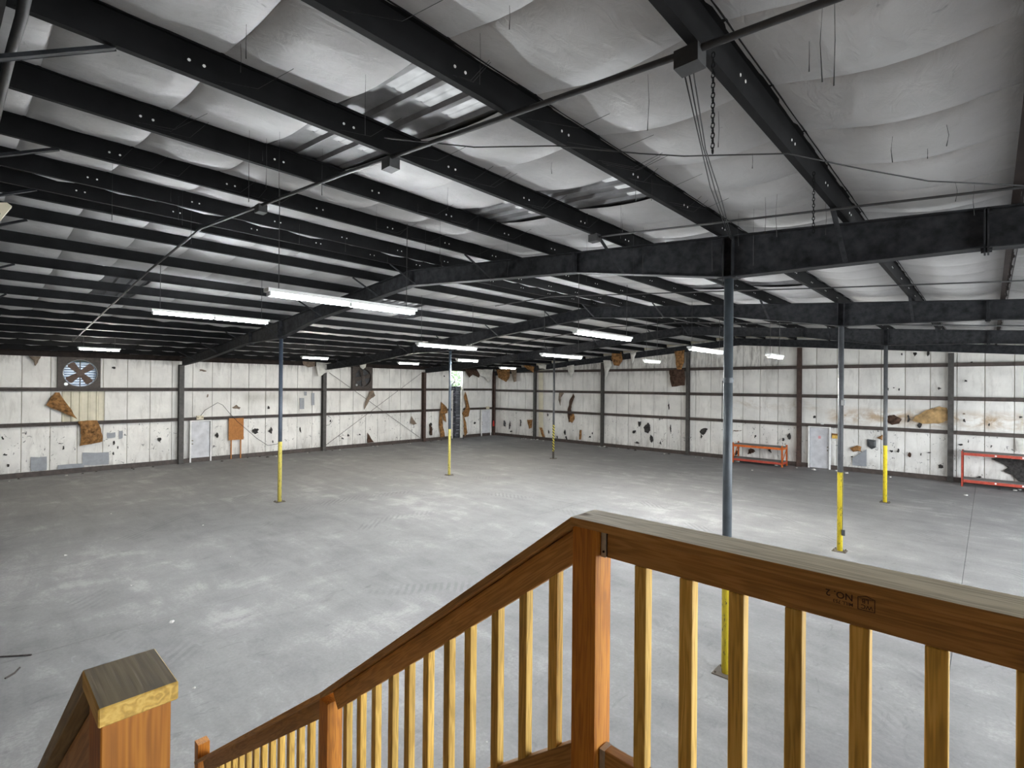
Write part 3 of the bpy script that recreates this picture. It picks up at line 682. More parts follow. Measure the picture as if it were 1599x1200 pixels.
# ------------------------------------------------------------------ exhaust fans
def fan(y0, y1, z0, z1, lit, lb, skewdeg):
    c = thing('exhaust_fan', (XW, (y0+y1)/2, z0), lb, 'fan'); cy, cz = (y0+y1)/2+.03, (z0+z1)/2; R = .60*(y1-y0)/1.49; n = 32
    # housing plate with round opening
    b = MB(); xo, xi = XW-.2, XW+.05
    sq = []
    for i in range(n):
        t = 2*math.pi*i/n; cs, sn = math.cos(t), math.sin(t); k = 1/max(abs(cs), abs(sn))
        sq.append(((y0+y1)/2+(y1-y0)/2*cs*k, cz+(z1-z0)/2*sn*k))
    ci = [(cy+R*math.cos(2*math.pi*i/n), cz+R*math.sin(2*math.pi*i/n)) for i in range(n)]
    for q, xx in ((sq, xi), (ci, xi), (ci, xi-.2), (sq, xi-.2)): b.v += [(xx, a, z) for a, z in q]
    for i in range(n):
        j = (i+1) % n
        for a in range(4): b.f.append((a*n+i, a*n+j, ((a+1) % 4)*n+j, ((a+1) % 4)*n+i))
    part(b, 'housing', 'fan_housing', c)
    b = MB(); b.tube([(xi+.001+.012*0, cy+(R+.0)*math.cos(t), cz+(R+.0)*math.sin(t)) for t in [2*math.pi*i/n for i in range(n+1)]], .012, 6, False); part(b, 'orifice_ring', 'galvanised' if lit else 'fan_housing', c)
    for k in range(4):
        t = math.radians(skewdeg+90*k); d = Vector((0, math.cos(t), math.sin(t))); s = Vector((0, -math.sin(t), math.cos(t)))
        o_ = Vector((XW+.0, cy, cz)); b = MB()
        q = [o_+d*.07-s*.09+Vector((-.03, 0, 0)), o_+d*R*.86-s*.16+Vector((-.04, 0, 0)), o_+d*R*.93-s*.08+Vector((-.03, 0, 0)), o_+d*R*.93+s*.09+Vector((.02, 0, 0)), o_+d*R*.86+s*.15+Vector((.03, 0, 0)), o_+d*.07+s*.09+Vector((.03, 0, 0))]
        b.prism(q, (.006, 0, 0)); part(b, 'blade', 'fan_blade' if lit else 'fan_housing', c)
    b = MB(); b.tube([(XW-.05, cy, cz), (XW+.05, cy, cz)], .12, 14); part(b, 'hub', 'fan_blade' if lit else 'fan_housing', c)
    b = MB(); b.box(XW-.09, XW-.06, cy-.018, cy+.018, cz-R, cz+R); part(b, 'motor_strut', 'fan_housing', c)
    ns = 11
    for k in range(ns):
        z = cz-R+(k+.5)*2*R/ns; hw = math.sqrt(max(.01, R*R-(z-cz)**2))+(.09 if lit else 0); b = MB()
        if lit:
            b.v += [(XW-.15, cy-hw, z-.047), (XW-.15, cy+hw, z-.047), (XW-.13, cy+hw, z+.047), (XW-.13, cy-hw, z+.047)]; b.f.append((0, 1, 2, 3)); sl = part(b, 'louver_slat', 'louver_glow', c)
            hw2 = math.sqrt(max(.004, R*R-(z+.054-cz)**2)); b = MB(); b.box(XW-.16, XW-.125, cy-hw2, cy+hw2, z+.036, z+.072); part(b, 'louver_edge', 'louver_metal', c)
        else:
            b.bar((XW-.13, cy-hw, z), (XW-.13, cy+hw, z), .006, .12); part(b, 'louver_slat', 'plastic_dark', c)
    if not lit:  # closed fan: the missing daylight is put into darker part colours
        b = MB(); b.box(XW-.2, XW-.17, y0+.1, y1-.1, z0+.05, z1-.05); part(b, 'shutter_plate', 'matte_black', c)
    b = MB(); b.tube([(XW+.05, cy-R*.82, cz-R*.82), (XW+.075, cy-R*.82, cz-R*.82)], .07, 12); part(b, 'pulley', 'galvanised', c)
fan(*FAN1, True, 'square exhaust fan with daylight behind its four blades', 40)
fan(*FAN2, False, 'dark unlit square exhaust fan with closed louvers', 15)

for y0_, y1_ in ((GAP[0], GAP[0]+.17), (GAP[1]-.12, GAP[1])):
    b = MB(); b.box(XW-.24, XW-.06, y0_, y1_, 0, 3.72); part(b, 'gap_jamb', 'torn_vinyl', wall_left)
# ------------------------------------------------------------------ doors
def door(name, axis, a0, a1, h, lb, knob_hi, swing):
    # axis 'X': in wall_left (normal +X) spanning y ; 'Y': in wall_back spanning x
    def bx(b, p0, p1, d0, d1, z0, z1):
        if axis == 'X': b.box(XW-.05+d0, XW-.05+d1, p0, p1, z0, z1)
        else: b.box(p0, p1, YE+.03-d1, YE+.03-d0, z0, z1)
        return b
    L = (XW, (a0+a1)/2, 0) if axis == 'X' else ((a0+a1)/2, YE, 0)
    d = bpy.data.objects.new(name, None); COL.objects.link(d); d.location = L; struct(d)
    part(bx(MB(), a0+.01, a1-.01, -.06, -.03, .0, h-.01), 'gap_backing', 'matte_black', d); part(bx(MB(), a0, a0+.06, 0, .13, 0, h), 'frame_jamb', 'door_frame', d); part(bx(MB(), a1-.06, a1, 0, .13, 0, h), 'frame_jamb', 'door_frame', d)  # dark sheet behind the leaf puts the shade of the frame gaps into colour
    part(bx(MB(), a0+.06, a1-.06, 0, .13, h-.06, h), 'frame_head', 'door_frame', d)
    lf = part(bx(MB(), a0+.08, a1-.08, .0, .045, .02, h-.08), 'door_leaf', 'door_white', d)
    k = a0+.13 if knob_hi < 0 else a1-.13
    for z in (.95, 1.12):
        b = MB()
        q = [(XW-.05+.045, k, z), (XW-.05+.10, k, z)] if axis == 'X' else [(k, YE+.03-.045, z), (k, YE+.03-.10, z)]
        b.tube(q, .03, 10); part(b, 'door_knob', 'brass', lf)
    return lf, d
door('door_1', 'X', 7.90, 8.90, 2.16, '', -1, 0)
door('door_2', 'X', 28.5, 29.6, 2.13, '', -1, 0)
lf, d3 = door('door_3', 'Y', -6.86, -5.86, 2.14, '', 1, 0)
b = MB(); b.box(-6.42, -6.30, YE-.019, YE-.0155, 1.52, 1.66); part(b, 'sticker', 'pink_sticker', lf)
for nm, y, z, lb in [('emergency_light', 8.35, 2.30, 'small beige emergency light above the door by the plywood board'), ('emergency_light', 29.2, 2.28, 'small beige emergency light above the narrow corner door')]:
    c = thing(nm, (XW+.02, y, z), lb, 'light', 'emergency lights')
    b = MB(); b.box(XW+.02, XW+.10, y-.16, y+.16, z-.1, z+.1); part(b, 'case', 'beige_plastic', c)
    for dy in (-.1, .1): b = MB(); b.tube([(XW+.10, y+dy, z+.02), (XW+.13, y+dy, z+.0)], .045, 10); part(b, 'lamp_head', 'beige_plastic', c)
b = MB(); b.box(-5.80, -5.45, YE-.06, YE-.03, 1.58, 1.74); tag(b.build('wooden_bar', 'pine_wood'), 'short wooden bar fixed beside the white door by the orange bench', 'bar')
c = thing('fire_extinguisher', (XW+.24, YE-.25, .75), 'red fire extinguisher hung on the rust-red corner column', 'fire extinguisher')
b = MB(); b.tube([(XW+.24, YE-.25, .75), (XW+.24, YE-.25, 1.15), (XW+.24, YE-.25, 1.22)], [.075, .075, .03], 12); part(b, 'cylinder', 'red_paint', c, True)
b = MB(); b.tube([(XW+.24, YE-.25, 1.22), (XW+.24, YE-.25, 1.3)], .02, 8); part(b, 'valve', 'steel_black', c)
b = MB(); b.tube([(XW+.24, YE-.25, 1.27), (XW+.34, YE-.25, 1.2), (XW+.33, YE-.25, .95)], .012, 6); part(b, 'hose', 'steel_black', c)
c = thing('exit_sign', (-6.2, YE-.02, 2.27), 'small white box over the white door by the orange bench', 'sign'); b = MB(); b.box(-6.30, -6.17, YE-.08, YE-.02, 2.26, 2.34); part(b, 'case', 'white_paint', c)

# ------------------------------------------------------------------ wall-mounted board, X-brace rods, wall cables
pa, pb = onX(357, 688, XW+.06), onX(380.5, 655, XW+.06)
c = thing('plywood_board', (XW+.05, (pa.y+pb.y)/2, 0), 'orange plywood board standing on two legs against the wall', 'board')
b = MB(); b.box(XW+.03, XW+.07, pa.y, pb.y, 1.02, 2.20); part(b, 'panel', 'orange_board', c)
for yy in (pa.y+.1, pb.y-.17): b = MB(); b.box(XW+.03, XW+.07, yy, yy+.06, 0, 1.02); part(b, 'leg', 'orange_board', c)
for q0, q1, lb in [((514, 582), (656, 684), 'steel brace rod sloping down from the grey column under the dark fan'), ((658, 583), (507, 697), 'steel brace rod sloping down from the brown column across the wall')]:
    xo_ = XW+(.05 if q0[0] < 600 else .09); p0_, p1_ = onX(*q0, xo_), onX(*q1, xo_); p1_.z = max(p1_.z, .12)
    cable('brace_rod', [p0_, p1_], .012, lb, 'rod', 'girt_steel')
cable('wall_cable', [onX(*q, XW+.07) for q in [(313, 650), (320, 641), (340, 629), (348, 633), (358, 645), (370, 658), (384, 670), (400, 684), (418, 696), (432, 694), (437, 691)]], .012, 'black cable looping over the wall above the plywood board', 'cable')
cable('loose_cord', [onX(*q, XW+.05) for q in [(506, 665), (514, 664), (519, 658), (516, 652), (512, 650)]], .01, 'short black cord curled on the wall beside the grey column', 'cord')

# ------------------------------------------------------------------ torn flaps, patches, tears (parts of the walls)
rag = random.Random(99)
def sheet(name, pts, mat, wall, plane, depth, th=.02, label=None, bulge=0.0):
    P = [(onX(*q, XW+depth) if plane == 'X' else onY(*q, YE-depth)) for q in pts]
    if name in ('torn_flap', 'hanging_flap', 'vinyl_tear'):
        Q = []
        for a_, e_ in zip(P, P[1:]+P[:1]):
            d_ = e_-a_; pr_ = Vector((0, -d_.z, d_.y)) if plane == 'X' else Vector((-d_.z, 0, d_.x))
            Q += [a_]+[a_+d_*t+pr_*rag.uniform(-1, 1)*(.14 if name == 'vinyl_tear' else .045) for t in (.3, .62)]
        P = Q
    ctr = sum(P, Vector())/len(P); nrm = Vector((1, 0, 0)) if plane == 'X' else Vector((0, -1, 0)); n = len(P)
    b = MB()
    ring = [p.lerp(ctr, .45)+nrm*bulge for p in P]
    for base in (nrm*0, nrm*-th): b.v += [tuple(p+base) for p in P]+[tuple(p+base) for p in ring]+[tuple(ctr+nrm*bulge*1.3+base)]
    m_ = 2*n+1
    for i in range(n):
        j = (i+1) % n
        b.f += [(i, j, n+j, n+i), (n+i, n+j, 2*n), (m_+j, m_+i, m_+n+i, m_+n+j), (m_+n+j, m_+n+i, m_+2*n), (j, i, m_+i, m_+j)]
    if wall is None:
        return b.build(name, mat)
    o = part(b, name, mat, wall)
    if label: o['label'] = label
    return o
L_, B_ = wall_left, wall_back
sheet('torn_flap', [(86, 613), (93, 613), (107, 634), (121, 655), (97, 644), (72, 633), (79, 622)], 'fiberglass', L_, 'X', .10, .03, 'brown triangular insulation flap', .06)
sheet('torn_flap', [(122, 659), (137, 657), (152, 657), (156, 666), (160, 680), (160, 690), (142, 694), (124, 697), (127, 680), (126, 668)], 'fiberglass', L_, 'X', .10, .04, 'orange-brown sagging insulation flap', .10)
for q in [(48, 714, 73, 736), (129, 707, 170, 727), (167, 676, 180, 685), (186, 673, 191.5, 686)]:
    sheet('tape_patch', [(q[0], q[1]), ((q[0]+q[2])/2, q[1]+.5), (q[2], q[1]-.6), (q[2]+.4, (q[1]+q[3])/2), (q[2], q[3]-1.6), ((q[0]+q[2])/2, q[3]-.5), (q[0]+.3, q[3]), (q[0]-.3, (q[1]+q[3])/2)], 'duct_tape', L_, 'X', -.065, .01, 'grey tape patch')
sheet('tape_patch', [(90, 727), (110, 725), (131, 724), (131, 731), (90, 735)], 'duct_tape', L_, 'X', -.063, .01)
for q in [(468, 622, 475, 639), (486.5, 614, 491, 633), (475, 612, 479, 618)]:
    sheet('wall_vent', [(q[0], q[1]), (q[2], q[1]), (q[2], q[3]), (q[0], q[3])], 'duct_tape', L_, 'X', -.06, .01)
sheet('torn_flap', [(577, 612), (583, 610), (586, 618), (577, 625), (569, 640), (571, 628)], 'vinyl_back', L_, 'X', .08, .03, None, .04)
sheet('torn_flap', [(643, 650), (646, 656), (651, 662), (646, 664), (641, 661)], 'vinyl_back', L_, 'X', .02, .03, None, .03)
sheet('torn_flap', [(574, 676), (578, 682), (584, 691), (574, 692)], 'fiberglass_dark', L_, 'X', .02, .03, None, .03)
# tears round the tall gap
for pts, mt in [([(689, 628), (698, 637), (699, 645), (692, 648), (697, 660), (693, 656), (688, 643)], 'fiberglass'), ([(687, 642), (690, 650), (692, 668), (695, 682), (688, 684), (686, 660)], 'fiberglass'), ([(727, 612), (730, 622), (734, 640), (732, 650), (725, 652), (722, 646), (728, 642), (728, 630), (725, 620)], 'fiberglass'), ([(724, 650), (728, 660), (730, 676), (726, 682), (725, 668)], 'fiberglass'), ([(671, 664), (675, 668), (675, 680), (672, 680)], 'fiberglass_dark')]:
    sheet('torn_flap', pts, mt, L_, 'X', .07, .04, None, .06)
# flaps hanging from the eave and rake
HANG = [('X', [(494, 566), (507, 567), (517, 567), (516, 580), (507, 583), (502, 587), (497, 588)], 'torn_vinyl', .35), ('X', [(472, 562), (493, 563), (492, 572), (482, 574), (474, 570)], 'vinyl_back', .2), ('X', [(44, 556), (64, 557), (59, 567), (55, 572), (52, 563)], 'vinyl_back', .15),
        ('X', [(561, 568), (572, 568), (571, 574), (567, 577), (563, 574)], 'torn_vinyl', .2), ('X', [(727, 577), (740, 578), (752, 580), (748, 590), (738, 585), (733, 590), (729, 583)], 'fiberglass_dark', .12), ('X', [(745, 577), (758, 577), (770, 577), (768, 592), (764, 598), (758, 590), (750, 587)], 'torn_vinyl', .16),
        ('Y', [(774, 575), (785, 577), (796, 576), (795, 590), (790, 597), (783, 593), (778, 590)], 'fiberglass', .16), ('Y', [(797, 576), (806, 577), (806, 596), (802, 597)], 'vinyl_back', .14), ('Y', [(816, 571), (826, 570), (834, 573), (833, 582), (824, 577)], 'fiberglass', .2), ('Y', [(840, 570), (853, 570), (852, 577), (842, 576)], 'torn_vinyl', .16),
        ('Y', [(885, 572), (896, 570), (896, 582), (891, 590), (887, 580)], 'torn_vinyl', .22), ('Y', [(942, 563), (953, 563), (955, 570), (950, 580), (946, 590), (944, 582)], 'torn_vinyl', .25), ('Y', [(955, 550), (970, 550), (972, 562), (966, 572), (959, 571), (955, 562)], 'fiberglass', .25), ('Y', [(984, 551), (993, 550), (990, 562), (987, 568)], 'torn_vinyl', .18),
        ('Y', [(1053, 549), (1069, 547), (1068, 566), (1064, 577), (1057, 577)], 'fiberglass', .2), ('Y', [(1045, 578), (1058, 577), (1068, 577), (1069.5, 590), (1069, 602), (1060, 603), (1049, 604.5), (1046, 592)], 'fiberglass_dark', .24)]
for pl, pts, mt, dp in HANG:
    sheet('hanging_flap', pts, mt, L_ if pl == 'X' else B_, pl, dp, .03, None, .05)
sheet('bare_siding_strip', [(841, 574), (848, 574), (848, 687), (841, 686)], 'siding_tan', B_, 'Y', -.06, .01)
# strips and tears on the end wall
for pts, mt in [([(873, 612), (878, 610), (880, 615), (875, 622), (875, 634), (872, 625)], 'vinyl_back'), ([(889, 626), (895, 615), (897, 620), (892, 632), (891, 645), (895, 655), (888, 660), (886, 645)], 'fiberglass_dark'), ([(889, 646), (896, 645), (897, 655), (893, 661), (889, 658)], 'fiberglass'), ([(842, 668), (846, 668), (851, 683), (847, 683)], 'fiberglass'), ([(905, 672), (908, 672), (907, 687), (904, 687)], 'fiberglass'), ([(823, 656), (831, 656), (830, 668), (826, 670)], 'fiberglass'),
                ([(1467, 635), (1478, 637), (1484, 645), (1483, 656), (1465, 662), (1440, 662), (1424, 657), (1430, 650), (1446, 641)], 'stain_tan'), ([(1386, 650), (1396, 648), (1408, 655), (1404, 662), (1393, 664), (1386, 660)], 'fiberglass_dark'), ([(1327, 700), (1338, 696), (1345, 698), (1344, 705), (1332, 706)], 'fiberglass'), ([(1299, 677), (1312, 678), (1312, 684), (1299, 683)], 'fiberglass'), ([(1369, 684), (1378, 679), (1378, 688)], 'fiberglass')]:
    sheet('torn_flap', pts, mt, B_, 'Y', -.045, .03, None, .04)
for q in [(1331, 715, 1353, 729)]:
    sheet('tape_patch', [(q[0], q[1]+1), (q[2], q[1]-13), (q[2], q[3]), (q[0], q[3]-2)], 'duct_tape', B_, 'Y', -.055, .01)
sheet('tape_patch', [(1354, 686), (1368, 688), (1368, 699), (1361, 702), (1354, 697)], 'plastic_dark', B_, 'Y', -.04, .01, None, .03)
sheet('tape_patch', [(1585, 686), (1606, 689), (1606, 706), (1588, 704)], 'torn_vinyl', B_, 'Y', -.04, .01, None, .02)
sheet('torn_flap', [(1548, 717), (1562, 714), (1580, 717), (1610, 718), (1610, 756), (1590, 752), (1580, 742), (1566, 736), (1574, 731), (1566, 724)], 'matte_black', B_, 'Y', -.05, .02, None, .02)
rnd = random.Random(11)
def tear(plane, px, py, w_, h_, mat='matte_black'):
    n = 8; pts = []
    for i in range(n):
        t = 2*math.pi*i/n; k = rnd.uniform(.3, 1.0); pts.append((px+w_/2*math.cos(t)*k, py+h_/2*math.sin(t)*k))
    sheet('vinyl_tear', pts, mat, L_ if plane == 'X' else B_, plane, -.062, .008)
for a in [('X', 249, 686, 10, 9), ('X', 4, 685, 6, 8), ('X', 7, 710, 10, 5), ('X', 13, 728, 7, 9), ('X', 178, 575, 8, 5), ('X', 339, 681, 10, 14), ('X', 369, 637, 14, 9, 'vinyl_back'), ('X', 398, 674, 22, 10), ('X', 423, 674, 10, 20), ('X', 426, 690, 4, 8), ('X', 419, 637, 5, 7), ('X', 469, 671, 4, 16), ('X', 516, 658, 4, 5), ('X', 535, 685, 5, 5), ('X', 544, 680, 4, 7), ('X', 562, 679, 5, 3), ('X', 694, 588, 3.4, 4.2), ('X', 741, 661, 5, 10), ('X', 673, 664, 6, 9),
          ('X', 96, 693, 12, 2.2), ('X', 99, 700, 4, 8), ('X', 178, 692, 4, 8), ('X', 184, 699, 3, 6), ('X', 177, 708, 4, 6), ('X', 316, 579, 20, 5, 'vinyl_back'), ('X', 324, 618, 4, 8, 'vinyl_back'),
          ('Y', 999, 662, 8, 12), ('Y', 1012, 668, 16, 22), ('Y', 1018, 685, 8, 16), ('Y', 990, 675, 8, 10), ('Y', 994, 692, 10, 6), ('Y', 1031, 692, 5, 9), ('Y', 1099, 675, 18, 14), ('Y', 1095, 682, 5, 10), ('Y', 1152, 673, 22, 3, 'vinyl_back'), ('Y', 1179, 682, 4, 6), ('Y', 1233, 681, 8, 14), ('Y', 1223, 687, 5, 6), ('Y', 1272, 651, 6, 8), ('Y', 1044, 634, 3, 20), ('Y', 1047, 672, 3, 20),
          ('Y', 1428, 553, 9, 9), ('Y', 1449, 552, 7, 12), ('Y', 1408, 553, 4, 5), ('Y', 1387, 608, 3, 6), ('Y', 1396, 606, 4, 3), ('Y', 1404, 608, 4, 6), ('Y', 1466, 607, 10, 6), ('Y', 1508, 595, 8, 6), ('Y', 1517, 566, 6, 4), ('Y', 1436, 664, 10, 12), ('Y', 1419, 655, 7, 16), ('Y', 1456, 641, 4, 10), ('Y', 1506, 658, 6, 8), ('Y', 1505, 646, 8, 5, 'vinyl_back'), ('Y', 1544, 664, 5, 6), ('Y', 1594, 652, 8, 6), ('Y', 1392, 705, 8, 6), ('Y', 1402, 705, 7, 10), ('Y', 1420, 711, 8, 10, 'fiberglass_dark'), ('Y', 1438, 710, 3, 5), ('Y', 1450, 707, 10, 2.4), ('Y', 1470, 729, 17, 8), ('Y', 1500, 695, 10, 4), ('Y', 1548, 697, 4, 8), ('Y', 1529, 746, 14, 5), ('Y', 1535, 711, 8, 8), ('Y', 1512, 690, 3, 8),
          ('Y', 1290, 690, 6, 14), ('Y', 1330, 714, 6, 4), ('Y', 813, 660, 3, 14), ('Y', 796, 665, 3, 16), ('Y', 798, 674, 8, 4), ('Y', 882, 676, 5, 12), ('Y', 884, 686, 4, 12), ('Y', 925, 677, 3, 5), ('Y', 921, 682, 6, 4), ('Y', 870, 684, 3, 9), ('Y', 857, 675, 3, 12), ('Y', 855, 648, 3, 7), ('Y', 788, 662, 5, 16, 'plastic_dark'), ('Y', 1202, 704, 8, 12), ('Y', 1172, 706, 18, 14, 'fiberglass_dark'), ('Y', 1150, 708, 8, 12)]:
    tear(*a)

# ------------------------------------------------------------------ tall gap: pallets and trees outside
c = thing('pallet_stack', (XW-.55, 26.02, -.2), 'tall stack of dark pallets filling the narrow gap in the wall', 'pallets')
rnd = random.Random(3); z = -.2; k = 0
while z < 4.0:
    y0 = 25.44+rnd.uniform(-.03, .03); y1 = 26.66+rnd.uniform(-.03, .03)
    plt = None
    b = MB(); b.box(XW-1.0, XW-.32, y0, y1, z+.10, z+.125); b.box(XW-1.0, XW-.32, y0, y1, z, z+.02)
    for yy in (y0, (y0+y1)/2-.05, y1-.1): b.box(XW-1.0, XW-.34, yy, yy+.1, z+.02, z+.10)
    part(b, 'pallet', 'pallet_dark', c)
    if rnd.random() < .8:
        b = MB(); ya = rnd.uniform(y0+.05, y1-.4); b.box(XW-.335, XW-.318, ya, ya+rnd.uniform(.12, .38), z+.025, z+.055); part(b, 'glint_strip', 'pallet_glint', c)  # pale strips painted as glints on the dark stack
    z += .128; k += 1
c = thing('broken_board', (XW-.5, 25.8, 3.93), 'loose board leaning on top of the pallet stack', 'board'); b = MB(); b.bar((XW-.45, 25.62, 3.95), (XW-.5, 26.12, 4.42), .04, .1); part(b, 'plank', 'plastic_dark', c)
def tree(x, y, h, r_, seed, lb):
    c = thing('garden_tree', (x, y, -.2), lb, 'tree'); b = MB(); b.tube([(x, y, -.2), (x+.1, y, h*.5), (x, y+.1, h*.8)], [.2, .14, .05], 8); part(b, 'trunk', 'bark', c, True)
    rnd = random.Random(seed); b = MB()
    for _ in range(1500):
        d = Vector((rnd.gauss(0, 1), rnd.gauss(0, 1), rnd.gauss(0, 1))).normalized()*r_*rnd.uniform(.45, 1)
        p = Vector((x, y, h*.62))+Vector((d.x, d.y, d.z*1.3)); s = rnd.uniform(.12, .25); a = Vector((rnd.uniform(-1, 1), rnd.uniform(-1, 1), rnd.uniform(-1, 1))).normalized(); e = a.orthogonal().normalized()
        n = len(b.v); b.v += [tuple(p-a*s), tuple(p+e*s*.5), tuple(p+a*s), tuple(p-e*s*.5)]; b.f.append((n, n+1, n+2, n+3))
    o = part(b, 'foliage', 'leaf_green', c); o['kind'] = 'stuff'
tree(-40, 33.2, 8, 2.6, 1, 'green tree outside, seen above the pallet stack')
tree(-44, 37.5, 8.5, 2.8, 2, 'farther green tree outside behind the first tree')

# ------------------------------------------------------------------ orange bench and red rack
def rack(x0, x1, y0, y1, h, shelf_z, mats, lb, name):
    c = thing(name, ((x0+x1)/2, (y0+y1)/2, 0), lb, 'rack'); up, top, low = mats
    for x in (x0, x1-.07):
        for y in (y0, y1-.07):
            b = MB(); b.box(x, x+.07, y, y+.012, 0, h); b.box(x, x+.012, y, y+.07, 0, h); b.box(x+.058, x+.07, y, y+.07, 0, h); part(b, 'upright', up, c)
        b = MB(); b.bar((x+.035, y0+.06, .25), (x+.035, y1-.06, shelf_z[1]-.12), .03, .03); part(b, 'side_brace', up, c)
    for zz, mt in ((shelf_z[0], low), (shelf_z[1], top)):
        for y in (y0-.008, y1-.05):
            b = MB(); b.box(x0+.072, x1-.072, y, y+.05, zz-.11, zz); b.box(x0+.072, x1-.072, y-.006, y, zz-.07, zz-.04); part(b, 'beam', mt, c)
        for x in (x0+.01, x1-.06):
            b = MB(); b.box(x, x+.05, y0+.075, y1-.075, zz-.11, zz); part(b, 'end_beam', mt, c)
        b = MB(); b.box(x0+.02, x1-.02, y0+.045, y1-.05, zz, zz+.025); part(b, 'deck', 'deck_grey', c)
    return c
rack(-10.32, -7.78, 28.80, 29.70, 1.10, (.24, 1.00), ('orange_steel', 'orange_steel', 'red_steel'), 'low orange and red steel workbench with grey decks against the wall', 'steel_workbench')
c = rack(-.87, 2.75, 28.86, 29.75, 1.50, (.30, 1.44), ('red_steel', 'red_steel', 'red_steel'), 'long red steel rack with grey decks standing against the wall', 'steel_rack')
for xx in (.2, 1.0):
    for zz in (.255, 1.385):
        b = MB(); b.tube([(xx, 28.853, zz), (xx, 28.845, zz)], .035, 8); part(b, 'white_dot', 'white_paint', c)

# ------------------------------------------------------------------ litter on the floor
rnd = random.Random(21)
def litter(x, y, s, mat, lb, grp):
    b = MB(); n = 7; top = []
    pts = [(x+s*math.cos(2*math.pi*i/n)*rnd.uniform(.4, 1.1), y+s*math.sin(2*math.pi*i/n)*rnd.uniform(.4, 1.1), 0.001) for i in range(n)]
    b.v += pts+[(x+(q[0]-x)*.7, y+(q[1]-y)*.7, rnd.uniform(.2, .6)*s) for q in pts]+[(x, y, s*.3), (x, y, .001)]
    for i in range(n): j = (i+1) % n; b.f += [(i, j, n+j, n+i), (n+i, n+j, 2*n), (j, i, 2*n+1)]
    tag(b.build('litter_scrap', mat), lb, 'litter', grp)
SPOT_L = [(5.4, 'below the torn brown flaps and big fan'), (7.4, 'between the torn flaps and the grey door column'), (10.6, 'by the white door and plywood board'), (15.0, 'between plywood board and vinyl-topped column'), (22.7, 'below the dark fan and brace rods'), (25.4, 'beside the pallet gap'), (99, 'by the narrow corner door')]
SPOT_B = [(-25.5, 'in the bay beside the corner column'), (-19.4, 'behind the hazard-striped post'), (-13.3, 'below the black splatter tears'), (-10.4, 'short of the orange bench'), (-7.2, 'around the orange bench'), (-5.0, 'by the white door near the bench'), (-1.2, 'below the brown water stain'), (99, 'at the long red rack')]
def spot(v, tb): return next(t for lim, t in tb if v < lim)
for _ in range(34):
    y = rnd.uniform(1, 28); mt = rnd.choice(['litter_paper', 'litter_dark']); litter(XW+rnd.uniform(.2, .8), y, rnd.uniform(.04, .09), mt, ('pale' if mt == 'litter_paper' else 'dark')+' crumpled scrap at the wall foot '+spot(y, SPOT_L), 'scraps along the fan wall')
for _ in range(34):
    x = rnd.uniform(-27, 1.5); mt = rnd.choice(['litter_paper', 'litter_paper', 'litter_dark']); litter(x, YE-rnd.uniform(.2, .85), rnd.uniform(.04, .12), mt, ('pale' if mt == 'litter_paper' else 'dark')+' crumpled scrap at the wall foot '+spot(x, SPOT_B), 'scraps along the rack wall')
for q, s, t_ in [((102, 868), .07, 'some way out from the torn brown flaps'), ((173, 803), .05, 'midway between big fan wall and stair'), ((317, 821), .05, 'short of the plywood board post'), ((268, 972), .1, 'out from the capped stair post'), ((205, 915), .05, 'past the capped stair post'), ((303, 1075), .05, 'by the foot of the stair'), ((360, 870), .03, 'between stair foot and navy post'),
             ((760, 1160), .03, 'behind the sloping stair balusters'), ((1360, 1095), .03, 'behind the level landing balusters'), ((1175, 735), .1, 'in front of the orange bench'), ((952, 738), .05, 'near the hazard-striped post'), ((1508, 774), .12, 'in front of the long red rack')]:
    p = onZ(*q, 0); litter(p.x, p.y, s*.6, 'litter_paper', 'tiny pale scrap on open concrete '+t_, 'scraps on the open floor')
for q0, q1, lb in [((0, 1026), (49, 1023), 'thin dark stick lying on the floor near the left stair post'), ((8, 1060), (31, 1043), 'short dark twig lying on the floor near the stick')]:
    a, e = onZ(*q0, .012), onZ(*q1, .012); b = MB(); b.tube([a, a.lerp(e, .5)+Vector((.02, .02, 0)), e], .012, 6); tag(b.build('floor_stick', 'litter_dark'), lb, 'stick')

# ------------------------------------------------------------------ wooden landing, stair and railings
def board(name, a, e, wdir, wd, th, mat, parent, label=None, bev=.0016, top=None):
    """timber from a to e; local z runs along the grain; wd is measured along wdir"""
    a = Vector(a); e = Vector(e); L = (e-a).length; zd = (e-a).normalized(); xd = Vector(wdir); xd = (xd-zd*xd.dot(zd)).normalized(); yd = zd.cross(xd)
    import bmesh
    me = bpy.data.meshes.new(name); bm = bmesh.new(); bmesh.ops.create_cube(bm, size=1, matrix=Matrix.Translation((0, 0, L/2)) @ Matrix.Diagonal((wd, th, L, 1)))
    bmesh.ops.bevel(bm, geom=bm.edges[:], offset=bev, segments=1, affect='EDGES'); bm.to_mesh(me); bm.free(); me.materials.append(M[mat])
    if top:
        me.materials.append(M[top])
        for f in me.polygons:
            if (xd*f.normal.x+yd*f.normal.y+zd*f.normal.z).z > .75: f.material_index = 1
    o = bpy.data.objects.new(name, me); COL.objects.link(o); o.parent = parent
    mw = Matrix(((xd.x, yd.x, zd.x, a.x), (xd.y, yd.y, zd.y, a.y), (xd.z, yd.z, zd.z, a.z), (0, 0, 0, 1)))
    o.matrix_local = Matrix.Translation(-origin(parent)) @ mw
    if label: o['label'] = label
    return o
DECK = 2.78; XE = -.90
ld_ = thing('stair_landing', (.4, .75, 0), 'wooden deck landing at the head of the stair', 'landing')
for i in range(17):
    x = XE+.02+i*.145; board('deck_board', (x+.07, -1.42, DECK-.019), (x+.07, 1.46, DECK-.019), (1, 0, 0), .138, .038, 'cap_wood', ld_)
